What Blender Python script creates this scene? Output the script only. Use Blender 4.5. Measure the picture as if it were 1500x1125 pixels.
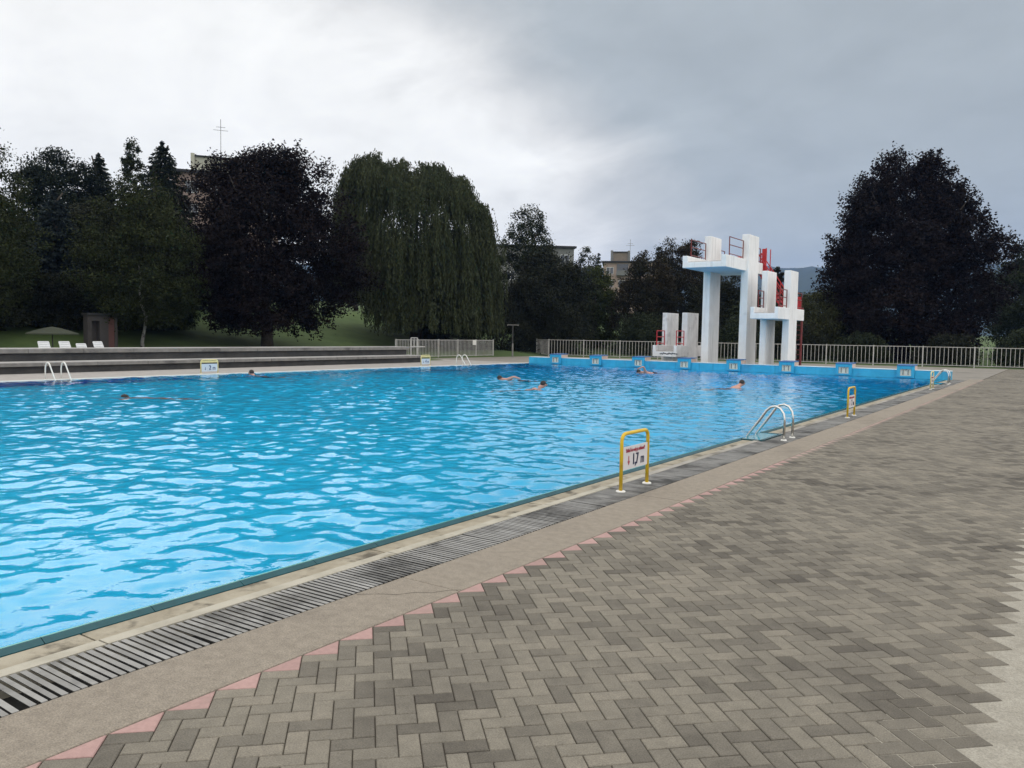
import bpy, bmesh, math, random
import numpy as np
from mathutils import Vector, Matrix

for o in list(bpy.data.objects): bpy.data.objects.remove(o, do_unlink=True)
scn = bpy.context.scene
col = scn.collection
R = math.radians
rnd = random.Random(7)

# ------------------------------------------------------------------ camera
EYE = 1.65
F, PITCH, ROLL, YAW = 1180.834, 0.0613679, 0.0159485, 0.6058996
cy, sy = math.cos(YAW), math.sin(YAW)
fw = Vector((-sy*math.cos(PITCH), cy*math.cos(PITCH), -math.sin(PITCH)))
r0 = Vector((cy, sy, 0)); u0 = r0.cross(fw)
cr = r0*math.cos(ROLL)+u0*math.sin(ROLL); cu = -r0*math.sin(ROLL)+u0*math.cos(ROLL)
cam = bpy.data.cameras.new('camera'); camo = bpy.data.objects.new('camera', cam); col.objects.link(camo)
M = Matrix((cr, cu, -fw)).transposed().to_4x4(); M.translation = (0, 0, EYE)
camo.matrix_world = M
cam.sensor_width = 36; cam.lens = F/1500*36; cam.clip_start = .05; cam.clip_end = 9000
scn.camera = camo

# ------------------------------------------------------------------ world, sun, exposure
SUN_EL, SUN_DIR = 32, Vector((-.98, .12, 0)).normalized()
world = bpy.data.worlds.new('World'); scn.world = world; world.use_nodes = True
def build_world():
    nt = world.node_tree; N = nt.nodes; L = nt.links; N.clear()
    out = N.new('ShaderNodeOutputWorld'); bg = N.new('ShaderNodeBackground'); L.new(bg.outputs[0], out.inputs[0])
    tc = N.new('ShaderNodeTexCoord'); dirn = tc.outputs['Generated']
    sky = N.new('ShaderNodeTexSky'); sky.sky_type = 'NISHITA'; sky.sun_disc = False
    sky.sun_elevation = R(SUN_EL); sky.sun_rotation = math.atan2(SUN_DIR.x, SUN_DIR.y)
    def math_(op, a, b=None, c=None, clamp=False):
        n = N.new('ShaderNodeMath'); n.operation = op; n.use_clamp = clamp
        for k, v in enumerate((a, b, c)):
            if v is None: continue
            if isinstance(v, (int, float)): n.inputs[k].default_value = v
            else: L.new(v, n.inputs[k])
        return n.outputs[0]
    sep = N.new('ShaderNodeSeparateXYZ'); L.new(dirn, sep.inputs[0]); X, Y, Z = sep.outputs
    zc = math_('MAXIMUM', Z, 0.0); den = math_('ADD', zc, .34)
    comb = N.new('ShaderNodeCombineXYZ'); L.new(math_('DIVIDE', X, den), comb.inputs[0]); L.new(math_('DIVIDE', Y, den), comb.inputs[1])
    def noise(scale, detail, rough, dist, off, mul=(1, 1, 1)):
        mp = N.new('ShaderNodeMapping'); mp.inputs['Location'].default_value = off; mp.inputs['Scale'].default_value = mul
        mp.inputs['Rotation'].default_value = (0, 0, R(25))
        L.new(comb.outputs[0], mp.inputs[0])
        n = N.new('ShaderNodeTexNoise'); n.inputs['Scale'].default_value = scale; n.inputs['Detail'].default_value = detail
        n.inputs['Roughness'].default_value = rough; n.inputs['Distortion'].default_value = dist
        L.new(mp.outputs[0], n.inputs['Vector']); return n.outputs[0]
    n1 = noise(1.1, 4, .5, .3, (3.1, 1.7, 0), (1, 1.2, 1)); n2 = noise(2.6, 6, .55, .5, (7.3, 2.2, 0), (1, 1.3, 1)); n3 = noise(7, 5, .55, .3, (1.3, 5.2, 0))
    # brightness: how far towards the veiled sun
    dp = N.new('ShaderNodeVectorMath'); dp.operation = 'DOT_PRODUCT'; L.new(dirn, dp.inputs[0]); dp.inputs[1].default_value = Vector((-.93, .36, .05)).normalized()
    t = dp.outputs['Value']
    t = math_('ADD', t, math_('MULTIPLY', math_('SUBTRACT', n1, .5), .26))
    t = math_('ADD', t, math_('MULTIPLY', math_('SUBTRACT', n2, .5), .17))
    t = math_('ADD', t, math_('MULTIPLY', math_('SUBTRACT', n3, .5), .035))
    low = math_('MULTIPLY', math_('MULTIPLY', math_('MAXIMUM', math_('SUBTRACT', Z, .19), 0.0), math_('SUBTRACT', 1.0, dp.outputs['Value'])), 3.0)
    t = math_('SUBTRACT', t, math_('MINIMUM', low, .10))
    t = math_('SUBTRACT', t, math_('MULTIPLY', math_('MAXIMUM', math_('SUBTRACT', Z, .37), 0.0), .9))
    t = math_('MULTIPLY_ADD', t, .5, .533, clamp=True)
    rp = N.new('ShaderNodeValToRGB'); L.new(t, rp.inputs[0]); e = rp.color_ramp.elements
    stops = [(0, (1.6, 1.57, 1.52)), (.47, (1.6, 1.57, 1.52)), (.59, (.90, .91, .92)), (.66, (.435, .475, .492)), (.80, (.435, .475, .492)), (.865, (.475, .515, .53)),
             (.90, (.63, .645, .64)), (.932, (.85, .845, .82)), (.962, (1.0, .995, .96))]
    while len(e) < len(stops): e.new(.5)
    for k, (p, c_) in enumerate(stops): e[k].position = p; e[k].color = (*c_, 1)
    m = N.new('ShaderNodeMixRGB'); m.blend_type = 'ADD'; m.inputs[0].default_value = .006
    lum = N.new('ShaderNodeMixRGB'); lum.blend_type = 'MULTIPLY'; lum.inputs[0].default_value = 1; L.new(rp.outputs[0], lum.inputs[1])
    lv = math_('ADD', math_('MULTIPLY', n2, .34), math_('ADD', math_('MULTIPLY', n3, .20), .73)); L.new(lv, lum.inputs[2])
    L.new(lum.outputs[0], m.inputs[1]); L.new(sky.outputs[0], m.inputs[2])
    L.new(m.outputs[0], bg.inputs[0]); bg.inputs[1].default_value = 1.0
build_world()
sl = bpy.data.lights.new('sun', 'SUN'); sl.energy = 1.0; sl.angle = R(75); sl.color = (1, .95, .87)
so = bpy.data.objects.new('sun', sl); col.objects.link(so)
sd = Vector((SUN_DIR.x*math.cos(R(SUN_EL)), SUN_DIR.y*math.cos(R(SUN_EL)), math.sin(R(SUN_EL))))
so.rotation_euler = sd.to_track_quat('Z', 'Y').to_euler()
vs = scn.view_settings; vs.view_transform = 'Standard'; vs.look = 'None'; vs.exposure = 0; vs.gamma = 1
cyc = scn.cycles; cyc.max_bounces = 10; cyc.diffuse_bounces = 3; cyc.glossy_bounces = 3; cyc.transmission_bounces = 6
cyc.volume_bounces = 0; cyc.transparent_max_bounces = 8; cyc.caustics_refractive = True; cyc.caustics_reflective = False; cyc.sample_clamp_indirect = 8

# ------------------------------------------------------------------ helpers
def tag(o, label=None, cat=None, group=None, kind=None):
    if label: o['label'] = label
    if cat: o['category'] = cat
    if group: o['group'] = group
    if kind: o['kind'] = kind
    return o
def empty(name, loc, label, cat, group=None, rz=0):
    o = bpy.data.objects.new(name, None); col.objects.link(o); o.location = loc; o.rotation_euler = (0, 0, rz); o.empty_display_size = .3
    return tag(o, label, cat, group)
def link(name, me, mat, parent=None, bevel=0, smooth=False):
    if mat and not me.materials: me.materials.append(mat)
    o = bpy.data.objects.new(name, me); col.objects.link(o)
    if parent: o.parent = parent
    if smooth: me.polygons.foreach_set('use_smooth', [True]*len(me.polygons))
    if bevel:
        b = o.modifiers.new('bevel', 'BEVEL'); b.width = bevel; b.segments = 2; b.limit_method = 'ANGLE'
    return o
def copy_tree(o, parent=None):
    c = o.copy(); col.objects.link(c)
    if parent: c.parent = parent
    for ch in list(o.children): copy_tree(ch, c)
    return c
class MB:
    def __init__(s): s.v = []; s.f = []
    def add(s, vs, fs):
        n = len(s.v); s.v += [tuple(p) for p in vs]; s.f += [tuple(n+i for i in f) for f in fs]; return s
    def box(s, x0, x1, y0, y1, z0, z1):
        return s.add([(x0, y0, z0), (x1, y0, z0), (x1, y1, z0), (x0, y1, z0), (x0, y0, z1), (x1, y0, z1), (x1, y1, z1), (x0, y1, z1)],
                     [(0, 3, 2, 1), (4, 5, 6, 7), (0, 1, 5, 4), (1, 2, 6, 5), (2, 3, 7, 6), (3, 0, 4, 7)])
    def prism(s, poly, axis, a, b):
        # polygon in the two other axes, extruded along axis
        def P(p, t): return {'x': (t, p[0], p[1]), 'y': (p[0], t, p[1]), 'z': (p[0], p[1], t)}[axis]
        n = len(poly)
        return s.add([P(p, a) for p in poly]+[P(p, b) for p in poly],
                     [tuple(range(n))[::-1], tuple(range(n, 2*n))]+[(i, (i+1) % n, n+(i+1) % n, n+i) for i in range(n)])
    def tube(s, pts, r, seg=8, caps=True):
        pts = [Vector(p) for p in pts]; n = len(pts); rr = r if isinstance(r, (list, tuple)) else [r]*n
        tang = [((pts[min(i+1, n-1)]-pts[max(i-1, 0)]).normalized()) for i in range(n)]
        a = tang[0].orthogonal().normalized(); vs = []
        for i in range(n):
            a = (a-tang[i]*a.dot(tang[i]));  a = a.normalized() if a.length > 1e-6 else tang[i].orthogonal().normalized()
            b = tang[i].cross(a)
            for k in range(seg):
                th = 2*math.pi*k/seg; vs.append(pts[i]+(a*math.cos(th)+b*math.sin(th))*rr[i])
        fs = [(i*seg+k, i*seg+(k+1) % seg, (i+1)*seg+(k+1) % seg, (i+1)*seg+k) for i in range(n-1) for k in range(seg)]
        if caps: fs += [tuple(range(seg))[::-1], tuple((n-1)*seg+k for k in range(seg))]
        return s.add(vs, fs)
    def lathe(s, prof, c=(0, 0, 0), seg=20):
        n = len(prof); vs = [(c[0]+r*math.cos(2*math.pi*k/seg), c[1]+r*math.sin(2*math.pi*k/seg), c[2]+z) for r, z in prof for k in range(seg)]
        fs = [(i*seg+k, i*seg+(k+1) % seg, (i+1)*seg+(k+1) % seg, (i+1)*seg+k) for i in range(n-1) for k in range(seg)]
        return s.add(vs, fs)
    def mesh(s, name):
        me = bpy.data.meshes.new(name); me.from_pydata(s.v, [], s.f); me.update(); return me
    def build(s, name, mat, parent=None, bevel=0, smooth=False):
        return link(name, s.mesh(name), mat, parent, bevel, smooth)
def arc(pts, rad, n=6):
    """round the inner corners of a polyline"""
    pts = [Vector(p) for p in pts]; out = [pts[0]]
    for i in range(1, len(pts)-1):
        a, b, c_ = pts[i-1], pts[i], pts[i+1]; r = min(rad, (a-b).length*.49, (c_-b).length*.49)
        p, q = b+(a-b).normalized()*r, b+(c_-b).normalized()*r
        out += [p*(1-t)**2+b*2*t*(1-t)+q*t*t for t in [k/n for k in range(n+1)]]
    return out+[pts[-1]]

# ------------------------------------------------------------------ materials
def nodes(name):
    m = bpy.data.materials.new(name); m.use_nodes = True
    return m, m.node_tree.nodes, m.node_tree.links, m.node_tree.nodes['Principled BSDF']
def mat(name, c1, c2=None, scale=3, rough=.6, bump=0, bscale=40, metal=0, spec=.4, c3=None, s3=.6, lo3=.52, hi3=.68, detail=6, island=0, speck=0, streak=0):
    """two tone noise, optional third tone in large stains, optional bump, optional shade per loose piece"""
    m, N, L, P = nodes(name)
    P.inputs['Roughness'].default_value = rough; P.inputs['Metallic'].default_value = metal; P.inputs['Specular IOR Level'].default_value = spec
    tc = N.new('ShaderNodeTexCoord'); src = tc.outputs['Object']
    def noise(sc, det=detail):
        n = N.new('ShaderNodeTexNoise'); n.inputs['Scale'].default_value = sc; n.inputs['Detail'].default_value = det; n.inputs['Roughness'].default_value = .62
        L.new(src, n.inputs['Vector']); return n.outputs[0]
    def ramp(v, a, b):
        r = N.new('ShaderNodeMapRange'); r.interpolation_type = 'SMOOTHSTEP'; L.new(v, r.inputs[0]); r.inputs[1].default_value = a; r.inputs[2].default_value = b; return r.outputs[0]
    def mix(f, a, b, mode='MIX'):
        x = N.new('ShaderNodeMixRGB'); x.blend_type = mode
        if isinstance(f, float): x.inputs[0].default_value = f
        else: L.new(f, x.inputs[0])
        for k, v in ((1, a), (2, b)):
            if isinstance(v, tuple): x.inputs[k].default_value = (*v, 1)
            else: L.new(v, x.inputs[k])
        return x.outputs[0]
    c = None
    if c2: c = mix(ramp(noise(scale), .3, .7), c1, c2)
    if island:
        g = N.new('ShaderNodeNewGeometry'); hv = N.new('ShaderNodeHueSaturation')
        mr = N.new('ShaderNodeMapRange'); L.new(g.outputs['Random Per Island'], mr.inputs[0]); mr.inputs[3].default_value = 1-island; mr.inputs[4].default_value = 1+island
        L.new(mr.outputs[0], hv.inputs['Value'])
        if c: L.new(c, hv.inputs['Color'])
        else: hv.inputs['Color'].default_value = (*c1, 1)
        c = hv.outputs[0]
    if c3: c = mix(ramp(noise(s3), lo3, hi3), c if c else c1, c3)
    if streak:
        mp = N.new('ShaderNodeMapping'); mp.inputs['Scale'].default_value = (1, 1, .07); L.new(src, mp.inputs[0])
        n = N.new('ShaderNodeTexNoise'); n.inputs['Scale'].default_value = 5.5; n.inputs['Detail'].default_value = 5; L.new(mp.outputs[0], n.inputs['Vector'])
        c = mix(ramp(n.outputs[0], .52, .78), c, tuple(v*(1-streak) for v in c1))
    if speck:
        mr = N.new('ShaderNodeMapRange'); L.new(noise(130, 3), mr.inputs[0]); mr.inputs[1].default_value = .3; mr.inputs[2].default_value = .7; mr.inputs[3].default_value = 1-speck; mr.inputs[4].default_value = 1+speck*.7
        c = mix(1.0, c, mr.outputs[0], 'MULTIPLY')
    if c: L.new(c, P.inputs['Base Color'])
    else: P.inputs['Base Color'].default_value = (*c1, 1)
    if bump:
        b = N.new('ShaderNodeBump'); b.inputs['Strength'].default_value = bump; b.inputs['Distance'].default_value = .01
        L.new(noise(bscale, 4), b.inputs['Height']); L.new(b.outputs[0], P.inputs['Normal'])
    return m
MT = {}
MT['concrete'] = mat('strip_concrete', (.235, .202, .16), (.295, .255, .203), 14, .85, .5, 160, c3=(.20, .172, .138), s3=1.1, lo3=.5, hi3=.75, speck=.35)
MT['coping'] = mat('coping_stone', (.34, .315, .25), (.43, .40, .325), 5, .7, .3, 90, c3=(.17, .145, .095), s3=2.6, lo3=.56, hi3=.72)
MT['coping_worn'] = mat('worn_coping', (.27, .25, .215), (.36, .34, .30), 2.2, .75, .3, 90, c3=(.15, .135, .11), s3=1.1, lo3=.46, hi3=.62)
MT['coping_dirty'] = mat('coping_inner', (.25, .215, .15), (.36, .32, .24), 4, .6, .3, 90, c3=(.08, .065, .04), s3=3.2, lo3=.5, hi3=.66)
MT['slat'] = mat('grate_slat', (.22, .215, .203), (.30, .295, .28), 4, .7, .25, 120, c3=(.07, .068, .064), s3=1.5, lo3=.45, hi3=.66, island=.16)
MT['void'] = mat('channel', (.018, .018, .017), None, rough=.9)
MT['lip'] = mat('pool_lip', (.002, .050, .060), (.004, .065, .078), 6, .25, .1, 50)
MT['lip_top'] = mat('pool_lip_wet', (.05, .27, .27), (.07, .33, .32), 9, .15)
MT['pink'] = mat('pink_paver', (.34, .215, .195), (.40, .255, .23), 30, .8, .35, 180, c3=(.27, .195, .165), s3=2, lo3=.55, hi3=.75, island=.1)
MT['pink_worn'] = mat('worn_pink_paver', (.31, .225, .195), (.36, .255, .22), 30, .8, .35, 180, c3=(.24, .195, .165), s3=.8, lo3=.45, hi3=.65, island=.1)
MT['joint'] = mat('joint_sand', (.055, .045, .035), (.09, .075, .055), 40, .95)
MT['deck'] = mat('deck_concrete', (.30, .28, .26), (.37, .345, .32), 2.5, .8, .2, 60, c3=(.24, .22, .20), s3=.35)
MT['far_deck'] = mat('far_deck', (.19, .175, .15), (.24, .22, .19), 2.5, .85, .2, 60, c3=(.15, .14, .12), s3=.5)
MT['side'] = mat('side_concrete', (.29, .268, .22), (.355, .33, .275), 10, .85, .45, 140, c3=(.23, .21, .17), s3=1.2, speck=.3)
MT['white_conc'] = mat('white_painted_concrete', (.80, .80, .79), (.88, .88, .87), 1.2, .7, .15, 25, c3=(.62, .60, .58), s3=.9, lo3=.58, hi3=.8, streak=.2)
MT['grey_white'] = mat('worn_white_concrete', (.66, .65, .64), (.78, .77, .76), 1.6, .75, .15, 25, c3=(.42, .40, .40), s3=1.2, lo3=.54, hi3=.76, streak=.28)
MT['bounce_tint_underside'] = mat('pool_bounce_soffit', (.40, .62, .78), (.46, .67, .82), 1.2, .6)  # blue light bouncing off the pool, put into the soffit colour
MT['blue_paint'] = mat('blue_paint', (.03, .36, .58), (.045, .43, .66), 2.5, .45, .1, 30, c3=(.05, .30, .50), s3=.8, streak=.25)
MT['cap'] = mat('wall_cap', (.50, .62, .66), (.60, .68, .70), 3, .6)
MT['block_top'] = mat('block_top', (.05, .13, .30), (.07, .17, .36), 8, .7)
MT['block_side'] = mat('block_side', (.52, .38, .32), (.60, .45, .38), 5, .7)
MT['block_panel'] = mat('block_panel', (.72, .70, .58), (.80, .78, .68), 12, .6, c3=(.25, .24, .2), s3=5)
MT['red'] = mat('red_paint', (.42, .025, .03), (.50, .035, .04), 4, .4)
MT['darkred'] = mat('dark_red_paint', (.14, .022, .022), (.19, .03, .028), 5, .45)
MT['steel'] = mat('stainless', (.62, .61, .58), None, rough=.22, metal=1, bump=.05, bscale=60)
MT['yellow'] = mat('yellow_paint', (.62, .40, .015), (.68, .45, .02), 8, .35, c3=(.48, .30, .02), s3=6)
MT['cream'] = mat('faded_yellow', (.62, .54, .22), (.70, .64, .34), 12, .45)
MT['signwhite'] = mat('sign_white', (.62, .60, .60), (.68, .66, .66), 3, .5)
MT['signblue'] = mat('sign_pale_blue', (.50, .60, .70), (.56, .66, .75), 3, .5)
MT['ink'] = mat('ink_dark', (.012, .016, .05), None, rough=.6)
MT['inkblue'] = mat('ink_blue', (.01, .045, .16), None, rough=.6)
MT['inkred'] = mat('ink_red', (.34, .035, .06), None, rough=.6)
MT['flange'] = mat('white_plastic', (.72, .71, .66), None, rough=.5)
MT['fence'] = mat('fence_white', (.40, .39, .365), (.48, .47, .445), 6, .5, c3=(.38, .35, .31), s3=2)
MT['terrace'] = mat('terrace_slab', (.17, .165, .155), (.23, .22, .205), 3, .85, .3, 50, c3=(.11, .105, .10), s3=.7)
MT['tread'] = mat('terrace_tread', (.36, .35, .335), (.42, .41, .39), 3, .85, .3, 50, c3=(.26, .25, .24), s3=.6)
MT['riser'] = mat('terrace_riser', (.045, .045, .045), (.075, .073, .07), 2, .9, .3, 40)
MT['grass'] = mat('grass_ground', (.045, .078, .016), (.066, .105, .024), .7, .95, .8, 8, c3=(.02, .03, .012), s3=.12)
MT['soil'] = mat('soil', (.05, .042, .032), (.08, .068, .05), 3, .95)
MT['plastic'] = mat('lounger_plastic', (.66, .67, .68), None, rough=.4)
MT['bark'] = mat('bark', (.035, .028, .022), (.06, .05, .04), 6, .95, .6, 20)
MT['birchbark'] = mat('birch_bark', (.15, .145, .135), (.20, .195, .185), 3, .9, .3, 20, c3=(.04, .037, .035), s3=3.5, lo3=.54, hi3=.6)
MT['hill'] = mat('hill_forest', (.016, .030, .022), (.028, .046, .030), .02, .95, c3=(.011, .019, .013), s3=.006)
MT['dark_metal'] = mat('dark_metal', (.06, .06, .06), None, rough=.5)
MT['render_pink'] = mat('pink_render', (.215, .16, .138), (.25, .188, .162), .6, .9)
MT['render_peach'] = mat('peach_render', (.29, .225, .18), (.33, .255, .205), .6, .9)
MT['render_grey'] = mat('grey_render', (.16, .165, .155), (.20, .20, .19), .6, .9)
MT['render_pale'] = mat('pale_render', (.42, .42, .34), (.47, .46, .38), .6, .9)
MT['brickbrown'] = mat('brown_cladding', (.19, .16, .125), (.23, .19, .15), 2, .9)
MT['roof'] = mat('roof_felt', (.03, .03, .032), None, rough=.9)
MT['winframe'] = mat('window_frame', (.55, .56, .56), None, rough=.5)
MT['glass'] = mat('dark_glass', (.02, .025, .03), None, rough=.08, spec=.8)
MT['parasol'] = mat('parasol_cloth', (.030, .036, .022), (.04, .046, .028), 3, .9)
MT['hutwall'] = mat('hut_wall', (.042, .037, .035), (.055, .048, .046), 2, .9)
MT['hutdoor'] = mat('hut_door', (.085, .035, .03), None, rough=.7)
MT['skin'] = mat('skin', (.46, .24, .18), (.52, .28, .21), 8, .5)
MT['hair'] = mat('hair', (.012, .010, .009), (.025, .02, .017), 40, .6)
MT['trunks'] = mat('swim_trunks', (.015, .02, .05), None, rough=.7)
def leafmat(name, c1, c2, rough=.75, isl=.3, scale=.35, spec=.12):
    c1 = tuple(v*.62 for v in c1); c2 = tuple(v*.62 for v in c2); m = mat(name, c1, c2, scale, rough, spec=spec, island=isl, detail=3); return m
LF = {
 'maple': leafmat('copper_leaf', (.012, .008, .0078), (.017, .0098, .009)),
 'willow': leafmat('willow_leaf', (.056, .070, .032), (.078, .090, .042), isl=.16),
 'birch': leafmat('birch_leaf', (.034, .044, .016), (.050, .060, .020)),
 'green': leafmat('green_leaf', (.030, .042, .020), (.044, .056, .025)),
 'dark': leafmat('dark_leaf', (.022, .027, .015), (.033, .036, .018)),
 'rust': leafmat('rusty_leaf', (.030, .032, .016), (.045, .034, .017)),
 'lime': leafmat('lime_leaf', (.055, .072, .018), (.08, .10, .026)),
 'spruce': leafmat('spruce_needle', (.015, .024, .015), (.024, .034, .021)),
 'blue': leafmat('blue_spruce_needle', (.024, .036, .036), (.034, .048, .048)),
 'olive': leafmat('olive_leaf', (.07, .078, .032), (.095, .10, .042)),
}
def paver_mat():
    m, N, L, P = nodes('herringbone_paver'); P.inputs['Roughness'].default_value = .82; P.inputs['Specular IOR Level'].default_value = .3
    tc = N.new('ShaderNodeTexCoord'); g = N.new('ShaderNodeNewGeometry')
    def noise(sc, det=5, ro=.6):
        n = N.new('ShaderNodeTexNoise'); n.inputs['Scale'].default_value = sc; n.inputs['Detail'].default_value = det; n.inputs['Roughness'].default_value = ro
        L.new(tc.outputs['Object'], n.inputs['Vector']); return n.outputs[0]
    rp = N.new('ShaderNodeValToRGB'); e = rp.color_ramp.elements
    st = [(0, (.068, .060, .050)), (.15, (.094, .083, .067)), (.42, (.150, .135, .109)), (.8, (.202, .182, .145)), (1, (.224, .200, .159))]
    while len(e) < len(st): e.new(.5)
    for k, (p, c) in enumerate(st): e[k].position = p; e[k].color = (*c, 1)
    # the shade of one paver: its own random number pulled darker in worn patches
    ad = N.new('ShaderNodeMath'); ad.operation = 'MULTIPLY_ADD'; L.new(noise(.75, 4), ad.inputs[0]); ad.inputs[1].default_value = 1.35; ad.inputs[2].default_value = -.66
    a2 = N.new('ShaderNodeMath'); a2.operation = 'MULTIPLY_ADD'; L.new(g.outputs['Random Per Island'], a2.inputs[0]); a2.inputs[1].default_value = .64; L.new(ad.outputs[0], a2.inputs[2])
    a3 = N.new('ShaderNodeMath'); a3.operation = 'ADD'; a3.inputs[1].default_value = .23; L.new(a2.outputs[0], a3.inputs[0]); a3.use_clamp = True
    L.new(a3.outputs[0], rp.inputs[0])
    mx = N.new('ShaderNodeMixRGB'); mx.blend_type = 'MULTIPLY'; mx.inputs[0].default_value = 1
    mr = N.new('ShaderNodeMapRange'); L.new(noise(150, 3, .7), mr.inputs[0]); mr.inputs[1].default_value = .3; mr.inputs[2].default_value = .7; mr.inputs[3].default_value = .66; mr.inputs[4].default_value = 1.30
    m2 = N.new('ShaderNodeMapRange'); L.new(noise(14, 5, .6), m2.inputs[0]); m2.inputs[1].default_value = .3; m2.inputs[2].default_value = .7; m2.inputs[3].default_value = .84; m2.inputs[4].default_value = 1.08
    mm = N.new('ShaderNodeMath'); mm.operation = 'MULTIPLY'; L.new(mr.outputs[0], mm.inputs[0]); L.new(m2.outputs[0], mm.inputs[1])
    L.new(rp.outputs[0], mx.inputs[1]); L.new(mm.outputs[0], mx.inputs[2]); L.new(mx.outputs[0], P.inputs['Base Color'])
    b = N.new('ShaderNodeBump'); b.inputs['Strength'].default_value = .35; b.inputs['Distance'].default_value = .004; L.new(noise(260, 3), b.inputs['Height']); L.new(b.outputs[0], P.inputs['Normal'])
    return m
MT['paver'] = paver_mat()
def water_mat():
    m, N, L, P = nodes('pool_water'); N.remove(P)
    out = N['Material Output']
    g = N.new('ShaderNodeBsdfGlass'); g.inputs['IOR'].default_value = 1.333; g.inputs['Roughness'].default_value = .015; g.inputs['Color'].default_value = (1, 1, 1, 1)
    tc = N.new('ShaderNodeTexCoord'); n = N.new('ShaderNodeTexNoise'); n.inputs['Scale'].default_value = 5; n.inputs['Detail'].default_value = 3
    L.new(tc.outputs['Object'], n.inputs['Vector'])
    b = N.new('ShaderNodeBump'); b.inputs['Strength'].default_value = .4; b.inputs['Distance'].default_value = .02; L.new(n.outputs[0], b.inputs['Height']); L.new(b.outputs[0], g.inputs['Normal'])
    L.new(g.outputs[0], out.inputs['Surface'])
    v = N.new('ShaderNodeVolumeAbsorption'); v.inputs['Color'].default_value = (.05, .82, .99, 1); v.inputs['Density'].default_value = .15; L.new(v.outputs[0], out.inputs['Volume'])
    return m
MT['water'] = water_mat()
MT['basin'] = mat('basin_paint', (.03, .64, .985), (.04, .68, .99), .6, .7)

# ------------------------------------------------------------------ levels and outlines
XW, XL, YF, YN = -4.41, -25.78, 38.9, -11.0      # water edges: right, left, far, near
XLIP, XGR0, XGR1, XPV, XRC = -4.354, -4.07, -3.655, -3.15, -.25
def gz(x, y):
    return (.3+.2*max(0., min(16, -40-x))+.055*max(0., -56-x)) if x < -32.2 else 0.

# ------------------------------------------------------------------ setting: ground, hills
def build_ground():
    xs = np.array(sorted(set([-3000, -1500, -800, -500, -300, -200, -150, -120]+list(np.arange(-100, -33, 3.))+[-32.6, -31.6, -31, -27, -24, -18, -10, -4.2, -4, 0, 3, 8, 20, 40, 80, 150, 300, 600, 1200, 3000])))
    ys = np.array(sorted(set([-1500, -500, -200, -100, -60, -40, -20, -12]+list(np.arange(-8, 38, 4.))+[39.2, 41, 45, 50, 52]+list(np.arange(54, 110, 4.))+[120, 150, 200, 300, 500, 800, 1400, 3000])))
    vs = []; rr = np.random.RandomState(3)
    for y in ys:
        for x in xs:
            if x < -32.2:
                z = gz(max(x, -110), y)+rr.uniform(-.1, .1)*(x < -36)
                if y > 34: z = max(-.05, z-.35*max(0, min(1, (y-34)/6.)) if x > -37 else z)
            elif x < -30: z = -.05
            elif x < 7 and y < 53: z = -6.0 if (-30 < x < -3.9 and y < 39.5) else -.05
            else: z = -.05
            if y > 62: z += .02*min(150, y-62)
            vs.append((x, y, z))
    nx = len(xs); fs = [(j*nx+i, j*nx+i+1, (j+1)*nx+i+1, (j+1)*nx+i) for j in range(len(ys)-1) for i in range(nx-1)]
    me = bpy.data.meshes.new('ground'); me.from_pydata(vs, [], fs)
    tag(link('ground', me, MT['grass'], smooth=True), kind='structure')
build_ground()
def build_hills():
    rr = np.random.RandomState(5); na, nr = 160, 14; vs = []
    ang = np.linspace(R(-60), R(25), na)      # measured from +Y towards -X is negative
    ph = rr.uniform(0, 6.28, 8); hh = sum(np.sin(ang*f+p)*a for f, p, a in zip((5, 9, 17, 33, 61, 110, 190, 300), ph, (.10, .06, .05, .03, .02, .012, .010, .008)))
    jit = rr.uniform(-1, 1, (nr, na))
    for j in range(nr):
        t = j/(nr-1); rad = 1300+1500*t; k = math.sin(min(1, t*1.25)*math.pi/2)
        for i in range(na):
            z = (202+55*hh[i])*k*(1 if t < .8 else 1-(t-.8)*1.5)+jit[j, i]*5*k-4
            vs.append((math.sin(ang[i])*rad, math.cos(ang[i])*rad, z))
    fs = [(j*na+i, j*na+i+1, (j+1)*na+i+1, (j+1)*na+i) for j in range(nr-1) for i in range(na-1)]
    me = bpy.data.meshes.new('hills'); me.from_pydata(vs, [], fs)
    tag(link('hills', me, MT['hill'], smooth=True), kind='structure')
build_hills()

# ------------------------------------------------------------------ setting: pool and decks
LAD = [(12.93, 14.07), (34.55, 35.75)]           # niches of the two right-hand ladders (y range)
def struct(o): return tag(o, kind='structure')
b = MB()
DEPTH = [(YN, -1.5), (6, -1.6), (18, -2.0), (27, -2.6), (32, -4.2), (YF, -4.4)]
vs = []
for y, z in DEPTH: vs += [(XL-.05, y, z), (XW+.02, y, z)]
fs = [(2*i, 2*i+1, 2*i+3, 2*i+2) for i in range(len(DEPTH)-1)]
n = len(vs); top = []
for y, z in DEPTH: vs += [(XL-.05, y, .0), (XW+.02, y, .0)]
for i in range(len(DEPTH)-1):
    fs += [(2*i, 2*i+2, n+2*i+2, n+2*i), (2*i+1, n+2*i+1, n+2*i+3, 2*i+3)]
k = len(DEPTH)-1; fs += [(0, n, n+1, 1), (2*k, 2*k+1, n+2*k+1, n+2*k)]
b.add(vs, fs); struct(b.build('pool_basin', MT['basin']))

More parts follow.
